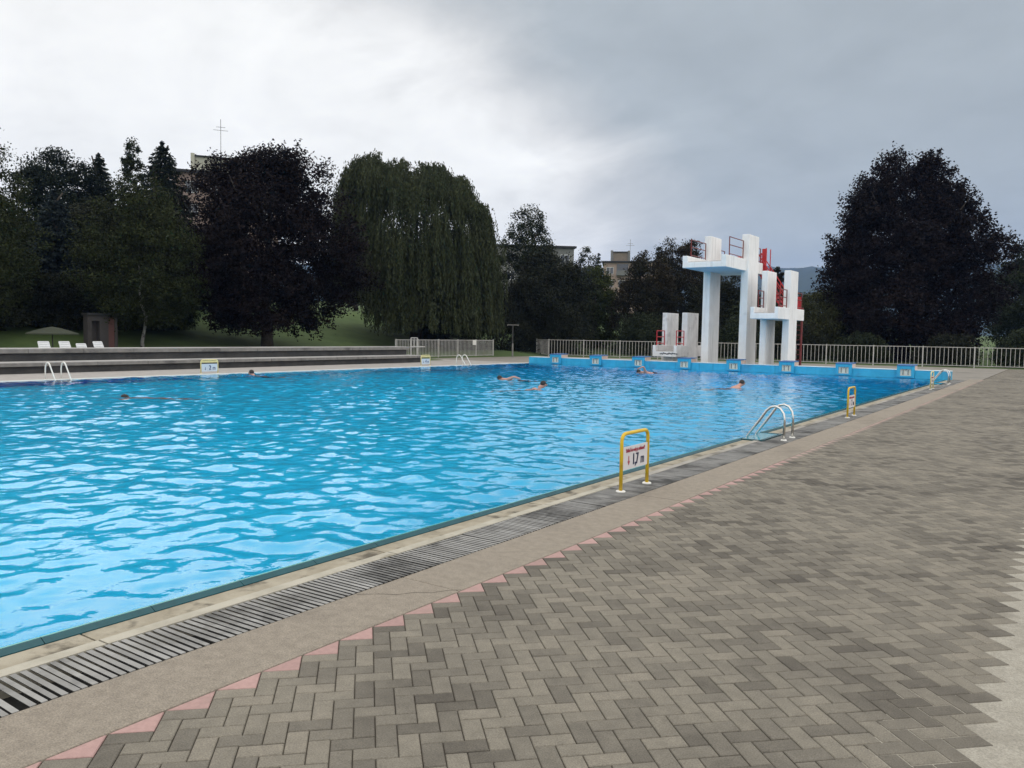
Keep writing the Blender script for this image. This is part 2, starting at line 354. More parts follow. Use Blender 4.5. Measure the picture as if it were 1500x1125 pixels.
def build_water():
    rr = np.random.RandomState(11)
    ys = np.concatenate([np.arange(YN, 1, .35), np.arange(1, 10, .034), np.arange(10, 20, .05), np.arange(20, YF-.05, .075), [YF+.003]])
    xs = np.linspace(XL-.003, XW+.003, 560); X, Y = np.meshgrid(xs, ys); Z = np.zeros_like(X)
    for k in range(90):
        lam = .13*(8.0**rr.rand()); th = rr.uniform(0, 2*math.pi) if k % 2 else rr.normal(R(70), .9)
        sl_ = .0152*(1 if lam > .22 else .8); kk = 2*math.pi/lam; a = sl_/kk
        q = rr.uniform(0, 6.28); ph = kk*(X*math.cos(th)+Y*math.sin(th))+q
        ph = ph+.8*np.sin(X*rr.uniform(.2, .6)+Y*rr.uniform(.2, .6)+rr.uniform(0, 6))
        Z += a*np.sin(ph)
    for (sx, sy_) in ((-13.25, 20.5), (-9.05, 26.2), (-16.8, 23.8), (-15.75, 33.0), (-24.4, 18.8)):      # stirred water round the swimmers
        rd = np.hypot(X-sx, Y-sy_); Z += .016*np.sin(rd*13+2*np.arctan2(Y-sy_, X-sx))*np.exp(-rd/.7)+.012*np.sin(X*21+Y*9)*np.sin(Y*17-X*7)*np.exp(-(rd/.9)**2)
    # calmer right at the walls
    Z = Z*np.clip((XW-X)/.25+.12, 0.12, 1)+.006
    ny, nx = X.shape; V = np.stack([X, Y, Z], -1).reshape(-1, 3)
    ids = np.arange(ny*nx).reshape(ny, nx)
    quads = np.stack([ids[:-1, :-1], ids[:-1, 1:], ids[1:, 1:], ids[1:, :-1]], -1).reshape(-1, 4)
    loop = np.concatenate([ids[0, :], ids[1:, -1], ids[-1, -2::-1], ids[-2:0:-1, 0]])
    low = V[loop].copy(); low[:, 2] = -7; nl = len(loop); base = len(V)
    side = [(int(loop[i]), base+i, base+(i+1) % nl, int(loop[(i+1) % nl])) for i in range(nl)]
    me = bpy.data.meshes.new('water')
    me.from_pydata(np.concatenate([V, low]).tolist(), [], quads.tolist()+side+[tuple(range(base+nl-1, base-1, -1))])
    me.polygons.foreach_set('use_smooth', [True]*len(quads)+[False]*(nl+1))
    tag(link('water', me, MT['water']), kind='structure')
build_water()

# right edge: wet lip, coping, grate over its channel, concrete strip
lip, liptop, niche = MB(), MB(), MB()
def lip_run(x, y0, y1):
    lip.prism([(x, -.3), (x, .0115), (x+.014, .0115), (x+.055, -.009), (x+.055, -.3)], 'y', y0, y1)
    liptop.box(x-.010, x+.006, y0, y1, -.2, .0135)
ys_ = [YN]+[v for p in LAD for v in p]+[YF-.002]
for i in range(0, len(ys_), 2):
    y = ys_[i]
    while y < ys_[i+1]: e = min(y+.62, ys_[i+1]); lip_run(XW, y, e-.004); y = e
for (a, c_) in LAD:
    lip.box(XW-.01, -4.03, a-.0, a+.05, -.3, .010); lip.box(XW-.01, -4.03, c_-.05, c_, -.3, .010)
    lip.box(-4.08, -4.03, a+.05, c_-.05, -.3, .011); niche.box(XW-.012, -4.08, a+.05, c_-.05, -.2, .004)
struct(niche.build('ladder_niche', mat('niche_tile', (.03, .26, .36), (.04, .32, .42), 5, .08, .1, 9))); struct(lip.build('pool_lip', MT['lip'])); struct(liptop.build('pool_lip_edge', MT['lip_top']))
cp, cd, cp2 = MB(), MB(), MB()
segs = [YN]
y = YN
while y < YF: y += 2.2; segs.append(min(y, YF))
def minus(y0, y1):
    out = []; cur = y0
    for a, c_ in LAD:
        if c_ <= y0 or a >= y1: continue
        if a > cur: out.append((cur, a-.003))
        cur = max(cur, c_+.003)
    if cur < y1: out.append((cur, y1))
    return out
for i in range(len(segs)-1):
    for (a, c_) in minus(segs[i]+.006, segs[i+1]-.006):
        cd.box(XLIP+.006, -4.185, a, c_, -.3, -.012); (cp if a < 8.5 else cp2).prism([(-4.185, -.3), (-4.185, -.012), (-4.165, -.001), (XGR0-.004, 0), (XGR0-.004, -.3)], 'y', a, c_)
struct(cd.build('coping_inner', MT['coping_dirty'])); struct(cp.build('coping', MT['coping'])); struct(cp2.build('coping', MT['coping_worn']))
b = MB(); b.box(XLIP, XGR1+.02, YN, 40.6, -.5, -.11); struct(b.build('drain_channel', MT['void']))
g = MB(); y = -3.0; pan = 0
while y < 40.5:
    # panels of about 0.9 m, each laid a little skew
    n = 20; pitch = .0455 if y < 3.2 else .0425; wdt = .0342 if y < 3.2 else .031; sk = rnd.uniform(-.010, .012); dz = rnd.uniform(-.004, .001)
    for k in range(n):
        yy = y+k*pitch+rnd.uniform(-.002, .002); w = wdt+rnd.uniform(-.0025, .0015); x0 = XGR0+.004+(.0 if not any(a-.1 < yy < c_+.1 for a, c_ in LAD) else .05)
        s1 = sk+rnd.uniform(-.003, .003)
        g.add([(x0, yy+.011, -.014), (XGR1, yy+s1+.011, -.014), (XGR1, yy+w+s1-.011, -.014), (x0, yy+w-.011, -.014), (x0, yy+.002, dz), (XGR1, yy+s1+.002, dz), (XGR1, yy+w+s1-.002, dz), (x0, yy+w-.002, dz)],
              [(0, 3, 2, 1), (4, 5, 6, 7), (0, 1, 5, 4), (1, 2, 6, 5), (2, 3, 7, 6), (3, 0, 4, 7)])
    y += n*pitch+rnd.choice((.004, .012, .02)); pan += 1
struct(g.build('drain_grate', MT['slat']))
b = MB(); y = -3.2
while y < 40.6:
    b.box(XGR1+.012, XPV-.006, y, min(y+3.6, 40.6)-.005, -.3, .001+rnd.uniform(-.001, .001)); y += 3.6
struct(b.build('edge_concrete', MT['concrete'], bevel=.006))
b = MB()
def crack(pts):
    for i in range(len(pts)-1):
        a, c_ = Vector((*pts[i], .0031)), Vector((*pts[i+1], .0031)); d = (c_-a).normalized()*.002; n_ = Vector((-d.y, d.x, 0)); b.add([a-n_, a+n_, c_+n_+d, c_-n_+d], [(0, 3, 2, 1)])
crack([(-3.16, 4.02), (-3.22, 3.96), (-3.27, 3.86), (-3.36, 3.80), (-3.42, 3.70), (-3.52, 3.64), (-3.62, 3.55)]); 
struct(b.build('strip_crack', MT['joint']))
b = MB(); b.box(XGR1-.01, XPV, -3.2, 40.6, -.3, -.02); b.box(XPV-.02, XRC+.5, -3.2, 58.5, -.3, -.009); struct(b.build('paving_bed', MT['joint']))
b = MB(); b.box(XRC-.35, 7.0, -4, 58.5, -.29, -.004); struct(b.build('side_concrete', MT['side']))

# herringbone pavers and the pink triangle border
def build_pavers():
    W = .0893; ei = np.array([.70711, .70711]); ej = np.array([.70711, -.70711]); o = np.array([XPV, 1.95]); rr = np.random.RandomState(2)
    bricks = []; gap = .0022; smax = 47
    for s in range(0, smax-2):
        for d in range(-700, 1000, 1):
            if (s+d) % 2: continue
            # s=i+j (H) or i+j-1 (V); d=i-j
            if s % 2 == 0 and d % 4 == 0:
                i, j = (s+d)//2, (s-d)//2; r_ = (i, i+2, j, j+1)
            elif s % 2 == 1 and (d-1) % 4 == 2:
                dd = d-1; ss = s+1
                if (ss+dd) % 2: continue
                i, j = (ss+dd)//2, (ss-dd)//2; r_ = (i, i+1, j-1, j+1)
            else: continue
            c = o+W*((r_[0]+r_[1])/2*ei+(r_[2]+r_[3])/2*ej)
            if -1.2 < c[1] < 58.3: bricks.append(r_)
    V = []; Fc = []
    for (i0, i1, j0, j1) in bricks:
        lo = [(i0*W+gap, j0*W+gap), (i1*W-gap, j0*W+gap), (i1*W-gap, j1*W-gap), (i0*W+gap, j1*W-gap)]; e = .0038
        hi = [(i0*W+gap+e, j0*W+gap+e), (i1*W-gap-e, j0*W+gap+e), (i1*W-gap-e, j1*W-gap-e), (i0*W+gap+e, j1*W-gap-e)]
        dz = rr.uniform(-.0012, .0012); tx, ty = rr.uniform(-.006, .006, 2); n = len(V)
        for p in lo: q = o+p[0]*ei+p[1]*ej; V.append((q[0], q[1], -.012))
        cx, cy_ = (i0+i1)/2*W, (j0+j1)/2*W
        for p in lo: q = o+p[0]*ei+p[1]*ej; V.append((q[0], q[1], -.0035+dz+(p[0]-cx)*tx+(p[1]-cy_)*ty))
        for p in hi: q = o+p[0]*ei+p[1]*ej; V.append((q[0], q[1], dz+(p[0]-cx)*tx+(p[1]-cy_)*ty))
        Fc += [(n+8, n+11, n+10, n+9)]
        for k in range(4):
            m = (k+1) % 4; Fc += [(n+4+k, n+8+k, n+8+m, n+4+m), (n+k, n+4+k, n+4+m, n+m)]
    me = bpy.data.meshes.new('paving'); me.from_pydata(V, [], Fc); struct(link('paving', me, MT['paver']))
    t = MB(); t2 = MB(); P_ = 2*math.sqrt(2)*W; k0 = -10
    for k in range(k0, 200):
        y = o[1]+k*P_
        if y > 40.3: break
        a, c_, d_ = Vector((XPV+.001, y+.006, 0)), Vector((XPV+.001, y+P_-.006, 0)), Vector((XPV+P_/2-.004, y+P_/2, 0)); ctr = (a+c_+d_)/3; z = rr.uniform(-.001, .001)
        vs = [v+Vector((0, 0, -.012)) for v in (a, c_, d_)]+[v+Vector((0, 0, -.003)) for v in (a, c_, d_)]+[v+(ctr-v).normalized()*.006+Vector((0, 0, z)) for v in (a, c_, d_)]
        (t if y < 11 else t2).add(vs, [(6, 8, 7)]+[f for i in range(3) for f in ((3+i, 6+i, 6+(i+1) % 3, 3+(i+1) % 3), (i, 3+i, 3+(i+1) % 3, (i+1) % 3))])
    struct(t.build('paving_border', MT['pink'])); struct(t2.build('paving_border', MT['pink_worn']))
build_pavers()

# left and far decks
b = MB(); b.box(XL-.35, XL-.01, YN, YF+.7, -.3, .03); struct(b.build('left_coping', mat('left_coping', (.50, .53, .50), (.58, .60, .57), 3, .6), bevel=.01))
b = MB(); b.box(-31.2, XL-.352, YN, 34.6, -.3, 0); b.box(-35.4, XL-.352, 34.602, YF+.7, -.3, 0.0)
struct(b.build('pool_deck', MT['deck']))
b = MB(); b.box(-35.4, -3.162, YF+.702, 53.2, -.3, -.002)
b.prism([(-35.4, 53.202), (-3.162, 53.202), (-3.162, 58.6), (-34.5, 53.6)], 'z', -.3, -.006)
struct(b.build('end_deck', MT['far_deck']))
b = MB(); b.box(-3.6, -3.16, 40.602, 53, -.28, 0.0); b.box(-4.2, -3.66, YF, 40.6, -.28, .0); struct(b.build('deck_corner', MT['far_deck']))

# ------------------------------------------------------------------ pool end wall and starting blocks
ew = empty('pool_end_wall', (-15, YF, 0), 'long low blue wall across the far end of the pool under the starting blocks', 'wall')
b = MB(); b.box(XL+15+.0, 15-4.2, 0, .62, -.6, .36); b.build('wall_face', MT['blue_paint'], ew)
b = MB(); b.box(XL+15-.0, 15-4.19, -.012, .66, .36, .385); b.build('capstone', MT['cap'], ew, bevel=.006)
def make_block():
    t = empty('starting_block', (0, YF, .385), 'x', 'starting block', 'starting blocks on the end wall')
    # body: a box open at the front with a recess, hung over the pool side
    w, d = .35, .70
    b = MB(); z0, z1 = -.345, .17
    b.box(-w, -w+.13, -.13, -.014, z0, z1); b.box(w-.13, w, -.13, -.014, z0, z1); b.box(-w+.13, w-.13, -.13, -.014, .03, z1); b.box(-w+.13, w-.13, -.13, -.014, z0, -.27)
    b.build('front', MT['blue_paint'], t, bevel=.006)
    b = MB(); b.box(-w+.13, w-.13, -.07, -.016, -.27, .03); b.build('recess_panel', MT['block_panel'], t)
    for s in (-1, 1):
        b = MB(); b.tube(arc([(s*.10, -.07, -.02), (s*.10, -.125, -.02), (s*.10, -.125, -.22), (s*.10, -.07, -.22)], .04), .014, 6); b.build('grip', MT['dark_metal'], t, smooth=True)
    b = MB(); b.box(-w+.01, w-.01, -.014, d, .001, .165); b.build('body', MT['block_side'], t, bevel=.008)
    b = MB(); b.prism([(-.16, .17), (d+.01, .19), (d+.01, .225), (-.16, .20)], 'x', -w-.01, w+.01); b.build('top_plate', MT['block_top'], t, bevel=.006)
    return t
BX = [-23.935+2.572*i for i in range(8)]
BL = ['starting block at the left end of the end wall, nearest the dark shower post',
      'second starting block from the left, before the open fence left of the towers',
      'starting block just left of the low diving platform, third from the left',
      'starting block directly below the low one metre diving platform',
      'starting block under the front of the tall five metre diving tower',
      'starting block beside the right column of the three metre tower',
      'starting block before the fence right of the towers, second from the right',
      'rightmost starting block, nearest the far chrome ladder at the wall end']
blk = make_block()
for i, x in enumerate(BX):
    o = blk if i == 0 else copy_tree(blk)
    o.location.x = x; o['label'] = 'blue '+BL[i]

# ------------------------------------------------------------------ diving platforms
def rail_frame(name, mat_, parent, x, y0, y1, z0, z1, nmid=1, r=.028):
    b = MB(); b.tube([(x, y0, z0), (x, y0, z1)], r, 6); b.tube([(x, y1, z0), (x, y1, z1)], r, 6)
    for k in range(nmid+1):
        z = z1-(z1-z0)*.42*k; b.tube([(x, y0, z), (x, y1, z)], r*.9, 6)
    b.tube([(x, y0, z0+.10), (x, y1, z0+.10)], r*.8, 6)
    return b.build(name, mat_, parent)
def platform(name, label, x0, x1, y0, y1, zb, zf, zp, fins, ftop, m, railmat, rails, th=.26):
    t = empty(name, ((x0+x1)/2, (y0+y1)/2, 0), label, 'diving platform', 'concrete diving platforms'); ox, oy = (x0+x1)/2, (y0+y1)/2
    b = MB(); b.prism([(x0-ox, zb), (x1-ox, zb), (x1-ox, zp), (x1-ox-th, zp), (x1-ox-th, zf), (x0-ox+th, zf), (x0-ox+th, zp), (x0-ox, zp)], 'y', y0-oy, y1-oy)
    b.build('deck_trough', m, t, bevel=.015)
    for (a, c_, d_, e_) in fins:
        b = MB(); b.prism([(a-ox, -.1), (c_-ox, -.1), (c_-ox, ftop), (a-ox+.03, ftop)], 'y', d_-oy, e_-oy); b.build('fin', m, t, bevel=.02)
    b = MB(); b.box(x0-ox+.01, x1-ox-.01, y0-oy+.01, y1-oy-.01, zb-.004, zb-.0005); b.build('bounce_tint_underside', MT['bounce_tint_underside'], t)  # thin sheet added under the deck, tinted with the pool's bounce light
    for (x, a, c_, z0, z1) in rails: rail_frame('railing', railmat, t, x-ox, a-oy, c_-oy, z0, z1)
    b = MB(); b.box(x0-ox+th+.02, x1-ox-th-.02, y0-oy+.05, y1-oy-.05, zf+.001, zf+.03); b.build('mat', mat('platform_mat_'+name, (.34, .33, .32), (.42, .41, .40), 5, .9), t)
    return t, ox, oy
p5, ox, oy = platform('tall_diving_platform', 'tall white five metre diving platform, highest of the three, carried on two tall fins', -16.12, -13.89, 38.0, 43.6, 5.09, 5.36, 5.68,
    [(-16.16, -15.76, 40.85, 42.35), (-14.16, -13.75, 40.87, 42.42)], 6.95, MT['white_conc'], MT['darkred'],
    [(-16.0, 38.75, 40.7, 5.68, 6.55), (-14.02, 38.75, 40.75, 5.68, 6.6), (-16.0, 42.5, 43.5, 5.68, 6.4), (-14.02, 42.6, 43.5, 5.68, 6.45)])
b = MB(); b.box(-1.0+.12, 1.0-.12, 2.72, 2.80, 5.37, 6.1); b.build('back_board', MT['red'], p5)
# steep red stair down from the back of the tall platform
def stair(parent, ox, oy, p0, p1, w, n):
    a, c_ = Vector(p0), Vector(p1)
    for s in (-1, 1):
        off = Vector((0, s*w/2, 0)); q = MB()
        for zz, r in ((0, .05), (.48, .022), (.92, .03)): q.tube([a+off+Vector((0, 0, zz))-Vector((ox, oy, 0)), c_+off+Vector((0, 0, zz))-Vector((ox, oy, 0))], r, 6)
        for k in (0, .33, .66, 1): v = a.lerp(c_, k)+off-Vector((ox, oy, 0)); q.tube([v, v+Vector((0, 0, .92))], .026, 6)
        q.build('stair_side', MT['red'], parent)
    q = MB()
    for k in range(n):
        v = a.lerp(c_, (k+.5)/n)-Vector((ox, oy, 0)); q.box(v.x-.11, v.x+.11, v.y-w/2, v.y+w/2, v.z-.02, v.z+.02)
    q.build('stair_treads', MT['red'], parent)
stair(p5, ox, oy, (-14.25, 44.0, 5.4), (-12.55, 44.0, 2.9), .75, 12)
b = MB(); b.box(-16.1-ox, -14.1-ox, 43.62-oy, 44.4-oy, 5.28, 5.36); b.build('stair_landing', MT['red'], p5)
for x in (-14.5, -13.75):
    for yy in (44.4, 43.65): b = MB(); b.tube([(x-ox, yy-oy, 5.3), (x-ox, yy-oy, 6.5)], .03, 6); b.build('stair_post', MT['red'], p5)
b = MB(); b.box(-14.05-ox, -13.80-ox, 43.9-oy, 43.94-oy, 5.3, 6.5); b.build('stair_panel', MT['red'], p5)
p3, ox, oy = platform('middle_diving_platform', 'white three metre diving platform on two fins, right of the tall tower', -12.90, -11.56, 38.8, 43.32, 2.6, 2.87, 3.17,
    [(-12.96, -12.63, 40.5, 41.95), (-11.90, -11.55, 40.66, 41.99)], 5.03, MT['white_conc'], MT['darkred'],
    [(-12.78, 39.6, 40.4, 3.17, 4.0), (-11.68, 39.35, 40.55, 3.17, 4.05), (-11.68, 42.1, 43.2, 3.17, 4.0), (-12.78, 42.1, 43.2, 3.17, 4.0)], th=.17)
b = MB(); b.box(-12.7-ox, -11.75-ox, 43.34-oy, 43.40-oy, 2.9, 3.85); b.build('back_board', MT['red'], p3)
b = MB()
for s in (0, .42): b.tube([(-12.2+s-ox, 43.75-oy, -.05), (-12.2+s-ox, 43.75-oy, 3.3)], .06, 8)
for k in range(11): b.tube([(-12.2-ox, 43.75-oy, .3+k*.26), (-11.78-ox, 43.75-oy, .3+k*.26)], .022, 6)
b.build('access_ladder', MT['darkred'], p3)
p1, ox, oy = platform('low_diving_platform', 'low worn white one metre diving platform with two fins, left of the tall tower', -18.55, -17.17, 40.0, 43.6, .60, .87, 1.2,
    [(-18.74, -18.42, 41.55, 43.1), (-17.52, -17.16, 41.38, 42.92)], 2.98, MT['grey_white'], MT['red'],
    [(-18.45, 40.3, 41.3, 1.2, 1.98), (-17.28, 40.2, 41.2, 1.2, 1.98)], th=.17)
b = MB(); b.box(-18.1-ox, -17.6-ox, 40.5-oy, 43.3-oy, -.1, .60); b.build('pier', MT['grey_white'], p1)
b = MB()
rr_ = random.Random(4)
for k in range(16):
    x = -18.12+.07*k*.9; z = .735+rr_.uniform(-.03, .02); b.box(x-ox, x+.066-ox, 39.993-oy-.0004*(k % 2), 39.999-oy, z, z+rr_.uniform(.05, .08))
b.build('spray_scribble', mat('spray_paint', (.10, .10, .11), None, rough=.8), p1)

# ------------------------------------------------------------------ depth signs
def text_mesh(body, size, mat_, parent, name, loc, sx=1.0, extr=.002, fat=.006):
    cu_ = bpy.data.curves.new(name, 'FONT'); cu_.body = body; cu_.size = size; cu_.extrude = extr; cu_.align_x = 'CENTER'; cu_.align_y = 'CENTER'; cu_.resolution_u = 4
    tmp = bpy.data.objects.new('tmp', cu_); col.objects.link(tmp); bpy.context.view_layer.update()
    me = bpy.data.meshes.new_from_object(tmp.evaluated_get(bpy.context.evaluated_depsgraph_get())); bpy.data.objects.remove(tmp)
    for v in me.vertices: x, y, z = v.co; v.co = (z, x*sx, y)       # reads along +Y, faces +X
    co = [tuple(v.co) for v in me.vertices]; fc = [tuple(p.vertices) for p in me.polygons]; bd = MB()
    for k, (dy, dz) in enumerate([(q*fat, 0) for q in (0, -1, 1, -.5, .5)]): bd.add([(x+.00025*k, y+dy*size, z+dz*size) for x, y, z in co], fc)   # thickened strokes
    bpy.data.meshes.remove(me); o = bd.build(name, mat_, parent); o.location = loc; return o
def depth_sign(label, loc, w, h, p0, p1, digits, frame, panel, ink, arrow, red, r=.02, bar=0):
    t = empty('depth_sign', loc, label, 'sign', 'pool depth signs'); hw = w/2
    b = MB(); b.tube(arc([(0, -hw, .012), (0, -hw, h), (0, hw, h), (0, hw, .012)], .10, 8), r, 10); b.build('tube_frame', frame, t, smooth=True)
    if bar:
        b = MB(); b.box(-.012, .012, -hw+r, hw-r, h-.10, h-.03); b.build('top_board', frame, t)
    for s in (-1, 1):
        b = MB(); b.lathe([(.0, .016), (.045, .016), (.052, .008), (.052, 0), (0, 0)], (0, s*hw, 0), 16); b.build('foot_flange', MT['flange'], t)
    b = MB(); b.box(-.006, .006, -hw+r*.8, hw-r*.8, p0, p1); pn = b.build('panel', panel, t)
    ph = p1-p0; x = .0078
    num, unit_ = digits.split(); fs_ = ph*(.70 if red else .84); zc = p0+ph*(.38 if red else .48)
    text_mesh(num, fs_, ink, pn, 'lettering', (x, -w*(.0 if len(num) > 1 else -.03), zc), .70, fat=.032)
    text_mesh(unit_, fs_*.92, ink, pn, 'lettering', (x, w*.27, zc-fs_*.05), .74, fat=.006)
    b = MB(); ay, az, al = -w*.25, p0+ph*.20, ph*.38
    b.prism([(ay-.008, az+.03), (ay+.008, az+.03), (ay+.008, az+al), (ay-.008, az+al)], 'x', .0062, .009); b.prism([(ay-.026, az+.04), (ay, az-.005), (ay+.026, az+.04)], 'x', .0062, .0092); b.build('arrow', arrow, pn)
    if red: text_mesh('Skákať do vody je zakázané!', .058, MT['inkred'], pn, 'lettering', (x, 0, p1-ph*.18), .70)
    return t
depth_sign('yellow tube sign reading 1,7 m under a red line, beside the drain grate', (-3.862, 7.95, 0), .64, .615, .222, .47, '1,7 m', MT['yellow'], MT['signwhite'], MT['ink'], MT['inkred'], True)
depth_sign('yellow tube sign seen almost edge on, past the near chrome ladder', (-3.845, 18.38, 0), .64, .63, .20, .46, '2 m', MT['yellow'], MT['signwhite'], MT['ink'], MT['inkred'], True)
depth_sign('cream tube sign seen edge on before the far right chrome ladder', (-3.90, 31.0, 0), .62, .60, .20, .45, '4 m', MT['cream'], MT['signwhite'], MT['ink'], MT['inkred'], True)
depth_sign('yellow framed pale blue sign reading 2 m before the grey seating steps', (-26.52, 18.35, 0), .72, .52, .085, .375, '2 m', MT['cream'], MT['signblue'], MT['inkblue'], MT['inkblue'], False, .022, 1)
depth_sign('small pale blue sign at the end of the seating steps near the low fence', (-26.6, 30.75, 0), .68, .54, .10, .37, '4 m', MT['cream'], MT['signblue'], MT['inkblue'], MT['inkblue'], False, .022, 1)

# ------------------------------------------------------------------ ladders
def ladder(label, loc, rz, mat_=MT['steel'], reach=.60, gap=.48, h=.55):
    """anchored at the local origin, the pool lies towards local -X, the two rails stand along Y"""
    t = empty('pool_ladder', loc, label, 'ladder', 'chrome pool ladders', rz)
    for s in (-1, 1):
        y = s*gap/2; pts = [(0, y, .01), (0, y, h*.62), (-.02, y, h*.80), (-.075, y, h*.94), (-.15, y, h), (-.225, y, h*.97), (-.29, y, h*.87), (-.36, y, h*.68)]+[(-.36-(reach-.36)*k, y, h*.68*(1-k)+.03*k) for k in (.5, 1)]+[(-reach-.06, y, -.25), (-reach-.08, y, -1.05)]
        b = MB(); b.tube(pts, .021, 10); b.build('rail', mat_, t, smooth=True)
        b = MB(); b.lathe([(.022, .022), (.045, .018), (.05, .004), (.05, .0)], (0, y, 0), 16); b.build('flange', MT['flange'], t, smooth=True)
    for k in range(3):
        b = MB(); b.box(-reach-.12, -reach-.02, -gap/2, gap/2, -.30-k*.27, -.27-k*.27); b.build('tread', mat_, t)
    return t
ladder('chrome pool ladder between the two yellow signs on the right edge', (-3.77, 13.45, 0), 0)
ladder('chrome pool ladder at the far right corner by the blue end wall', (-3.84, 35.15, 0), 0, gap=.5)
ladder('pale pool ladder nearest the row of white loungers, left edge', (-26.3, 12.6, .0), math.pi, mat_=MT['flange'])
ladder('pale pool ladder on the left edge before the low railing with a white board', (-26.35, 33.15, .0), math.pi, mat_=MT['flange'])

# ------------------------------------------------------------------ seating terrace
t = empty('seating_terrace', (-30, 12, 0), 'two long grey concrete seating steps along the left side of the pool', 'seating steps')
y0, y1 = -8-12, 34.6-12
for (xf, xb, z0, z1, sl0, e) in ((0, -1.25, -.1, .40, .255, 0), (-1.0, -2.15, .30, .865, .69, -.15)):
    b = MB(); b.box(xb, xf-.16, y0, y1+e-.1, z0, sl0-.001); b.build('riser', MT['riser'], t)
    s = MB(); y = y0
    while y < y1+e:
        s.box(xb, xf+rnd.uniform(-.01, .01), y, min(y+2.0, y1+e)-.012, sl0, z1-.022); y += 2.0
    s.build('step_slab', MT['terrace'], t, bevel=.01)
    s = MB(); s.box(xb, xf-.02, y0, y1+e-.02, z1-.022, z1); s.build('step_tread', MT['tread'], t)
t = empty('step_railing', (-31.4, 35.0, 0), 'small white pipe railing at the end of the upper seating step', 'railing')
b = MB(); b.tube([(0, .0, .0), (0, .0, 1.36)], .03, 6); b.tube([(0, .55, .0), (0, .55, 1.36)], .03, 6); b.build('posts', MT['fence'], t)
b = MB(); b.tube([(0, 0, 1.36), (0, .55, 1.36)], .025, 6); b.tube([(0, -.1, .84), (0, 1.2, .84)], .035, 6); b.tube([(0, .27, .84), (0, .27, 1.36)], .02, 6); b.build('rails', MT['fence'], t)

# ------------------------------------------------------------------ fences
def fence(name, label, a, c_, h, bay, bars, z0=.0, group=None):
    a, c_ = Vector(a), Vector(c_); d = c_-a; Ln = d.length; t = empty(name, a, label, 'fence', group, math.atan2(d.y, d.x)); n = max(1, round(Ln/bay)); bw = Ln/n
    for k in range(n+1):
        b = MB(); b.box(k*bw-.035, k*bw+.035, -.035, .035, z0-.1, h+.035); b.build('post', MT['fence'], t)
    for k in range(n):
        b = MB(); x0 = k*bw+.036; x1 = (k+1)*bw-.036
        b.box(x0, x1, -.022, .022, h-.04, h); b.box(x0, x1, -.022, .022, z0+.10, z0+.14)
        for j in range(bars):
            x = k*bw+bw*(j+1)/(bars+1); b.box(x-.0135, x+.0135, -.0135, .0135, z0+.14, h-.04)
        b.build('panel', MT['fence'], t)
    return t
fence('bar_fence', 'long white bar fence behind the diving towers with a short return at its left end', (-33.9, 53.95, 0), (6.5, 60.5, 0), 1.30, 2.95, 11)
fence('bar_fence', 'short white bar fence returning backwards at the corner left of the towers', (-36.3, 55.9, 0), (-33.95, 54.0, 0), 1.30, 2.9, 9)
fb = fence('bar_fence', 'white bar fence with a white board, behind the end of the seating steps', (-35.0, 37.6, 0), (-35.0, 48.0, 0), 1.22, 2.1, 13)
b = MB(); b.box(7.9, 8.28, -.05, -.03, .86, 1.22); b.build('board', MT['flange'], fb)
t = empty('shower_post', (-33.6, 48.5, 0), 'thin dark post with a T shaped crossbar standing alone between the two fences', 'post')
b = MB(); b.tube([(0, 0, -.1), (0, 0, 2.3)], .035, 8); b.build('pole', MT['dark_metal'], t)
b = MB(); b.tube([(0, 0, -.05), (0, 0, 1.0)], .06, 8); b.build('sleeve', MT['terrace'], t)
b = MB(); b.tube([(-.28, -.26, 2.28), (-.31, -.29, 2.34), (.31, .29, 2.34), (.28, .26, 2.28)], .03, 8); b.build('crossbar', MT['terrace'], t)

# ------------------------------------------------------------------ things behind the terrace
def lounger():
    t = empty('sun_lounger', (0, 0, 0), 'x', 'sun lounger', 'white plastic loungers behind the seating steps')
    b = MB()
    for k in range(9): b.box(.10+k*.14, .215+k*.14, -.29, .29, .30, .325)
    b.box(.08, 1.36, -.32, -.285, .27, .33); b.box(.08, 1.36, .285, .32, .27, .33); b.build('seat', MT['plastic'], t, bevel=.006)
    b = MB(); th = R(62); c1, s1 = math.cos(th), math.sin(th)
    for k in range(6):
        a, d = .03+k*.105, .12+k*.105; b.add([(.08-a*c1, -.27, .32+a*s1), (.08-d*c1, -.27, .32+d*s1), (.08-d*c1, .27, .32+d*s1), (.08-a*c1, .27, .32+a*s1), (.06-a*c1, -.27, .31+a*s1), (.06-d*c1, -.27, .31+d*s1), (.06-d*c1, .27, .31+d*s1), (.06-a*c1, .27, .31+a*s1)],
              [(0, 1, 2, 3), (7, 6, 5, 4), (0, 4, 5, 1), (1, 5, 6, 2), (2, 6, 7, 3), (3, 7, 4, 0)])
    for s in (-1, 1): b.tube([(.08, s*.29, .31), (.08-.68*c1, s*.27, .31+.68*s1)], .028, 6)
    b.tube([(.08-.68*c1, -.27, .31+.68*s1), (.08-.68*c1, .27, .31+.68*s1)], .03, 6); b.build('backrest', MT['plastic'], t)
    for (x, y) in ((.2, -.28), (.2, .28), (1.25, -.28), (1.25, .28)):
        b = MB(); b.tube([(x, y, 0), (x, y*.97, .29)], .022, 6); b.build('leg', MT['plastic'], t)
    return t
LG = [(16.25, 0, 'leftmost white lounger showing its backrest above the upper seating step'), (17.1, 0, 'second white lounger from the left above the seating step, under the parasol edge'),
      (17.82, -.09, 'white lounger with a lower folded back, third in the row above the step'), (18.55, 0, 'white lounger in front of the pale hut walls, rightmost in the row')]
lo = lounger()
for i, (y, dz, lb) in enumerate(LG):
    o = lo if i == 0 else copy_tree(lo); o.location = (-34.9, y+.19, .17+dz); o.scale = (.9, .78, .95); o['label'] = lb; o.rotation_euler = (0, 0, .06*i)
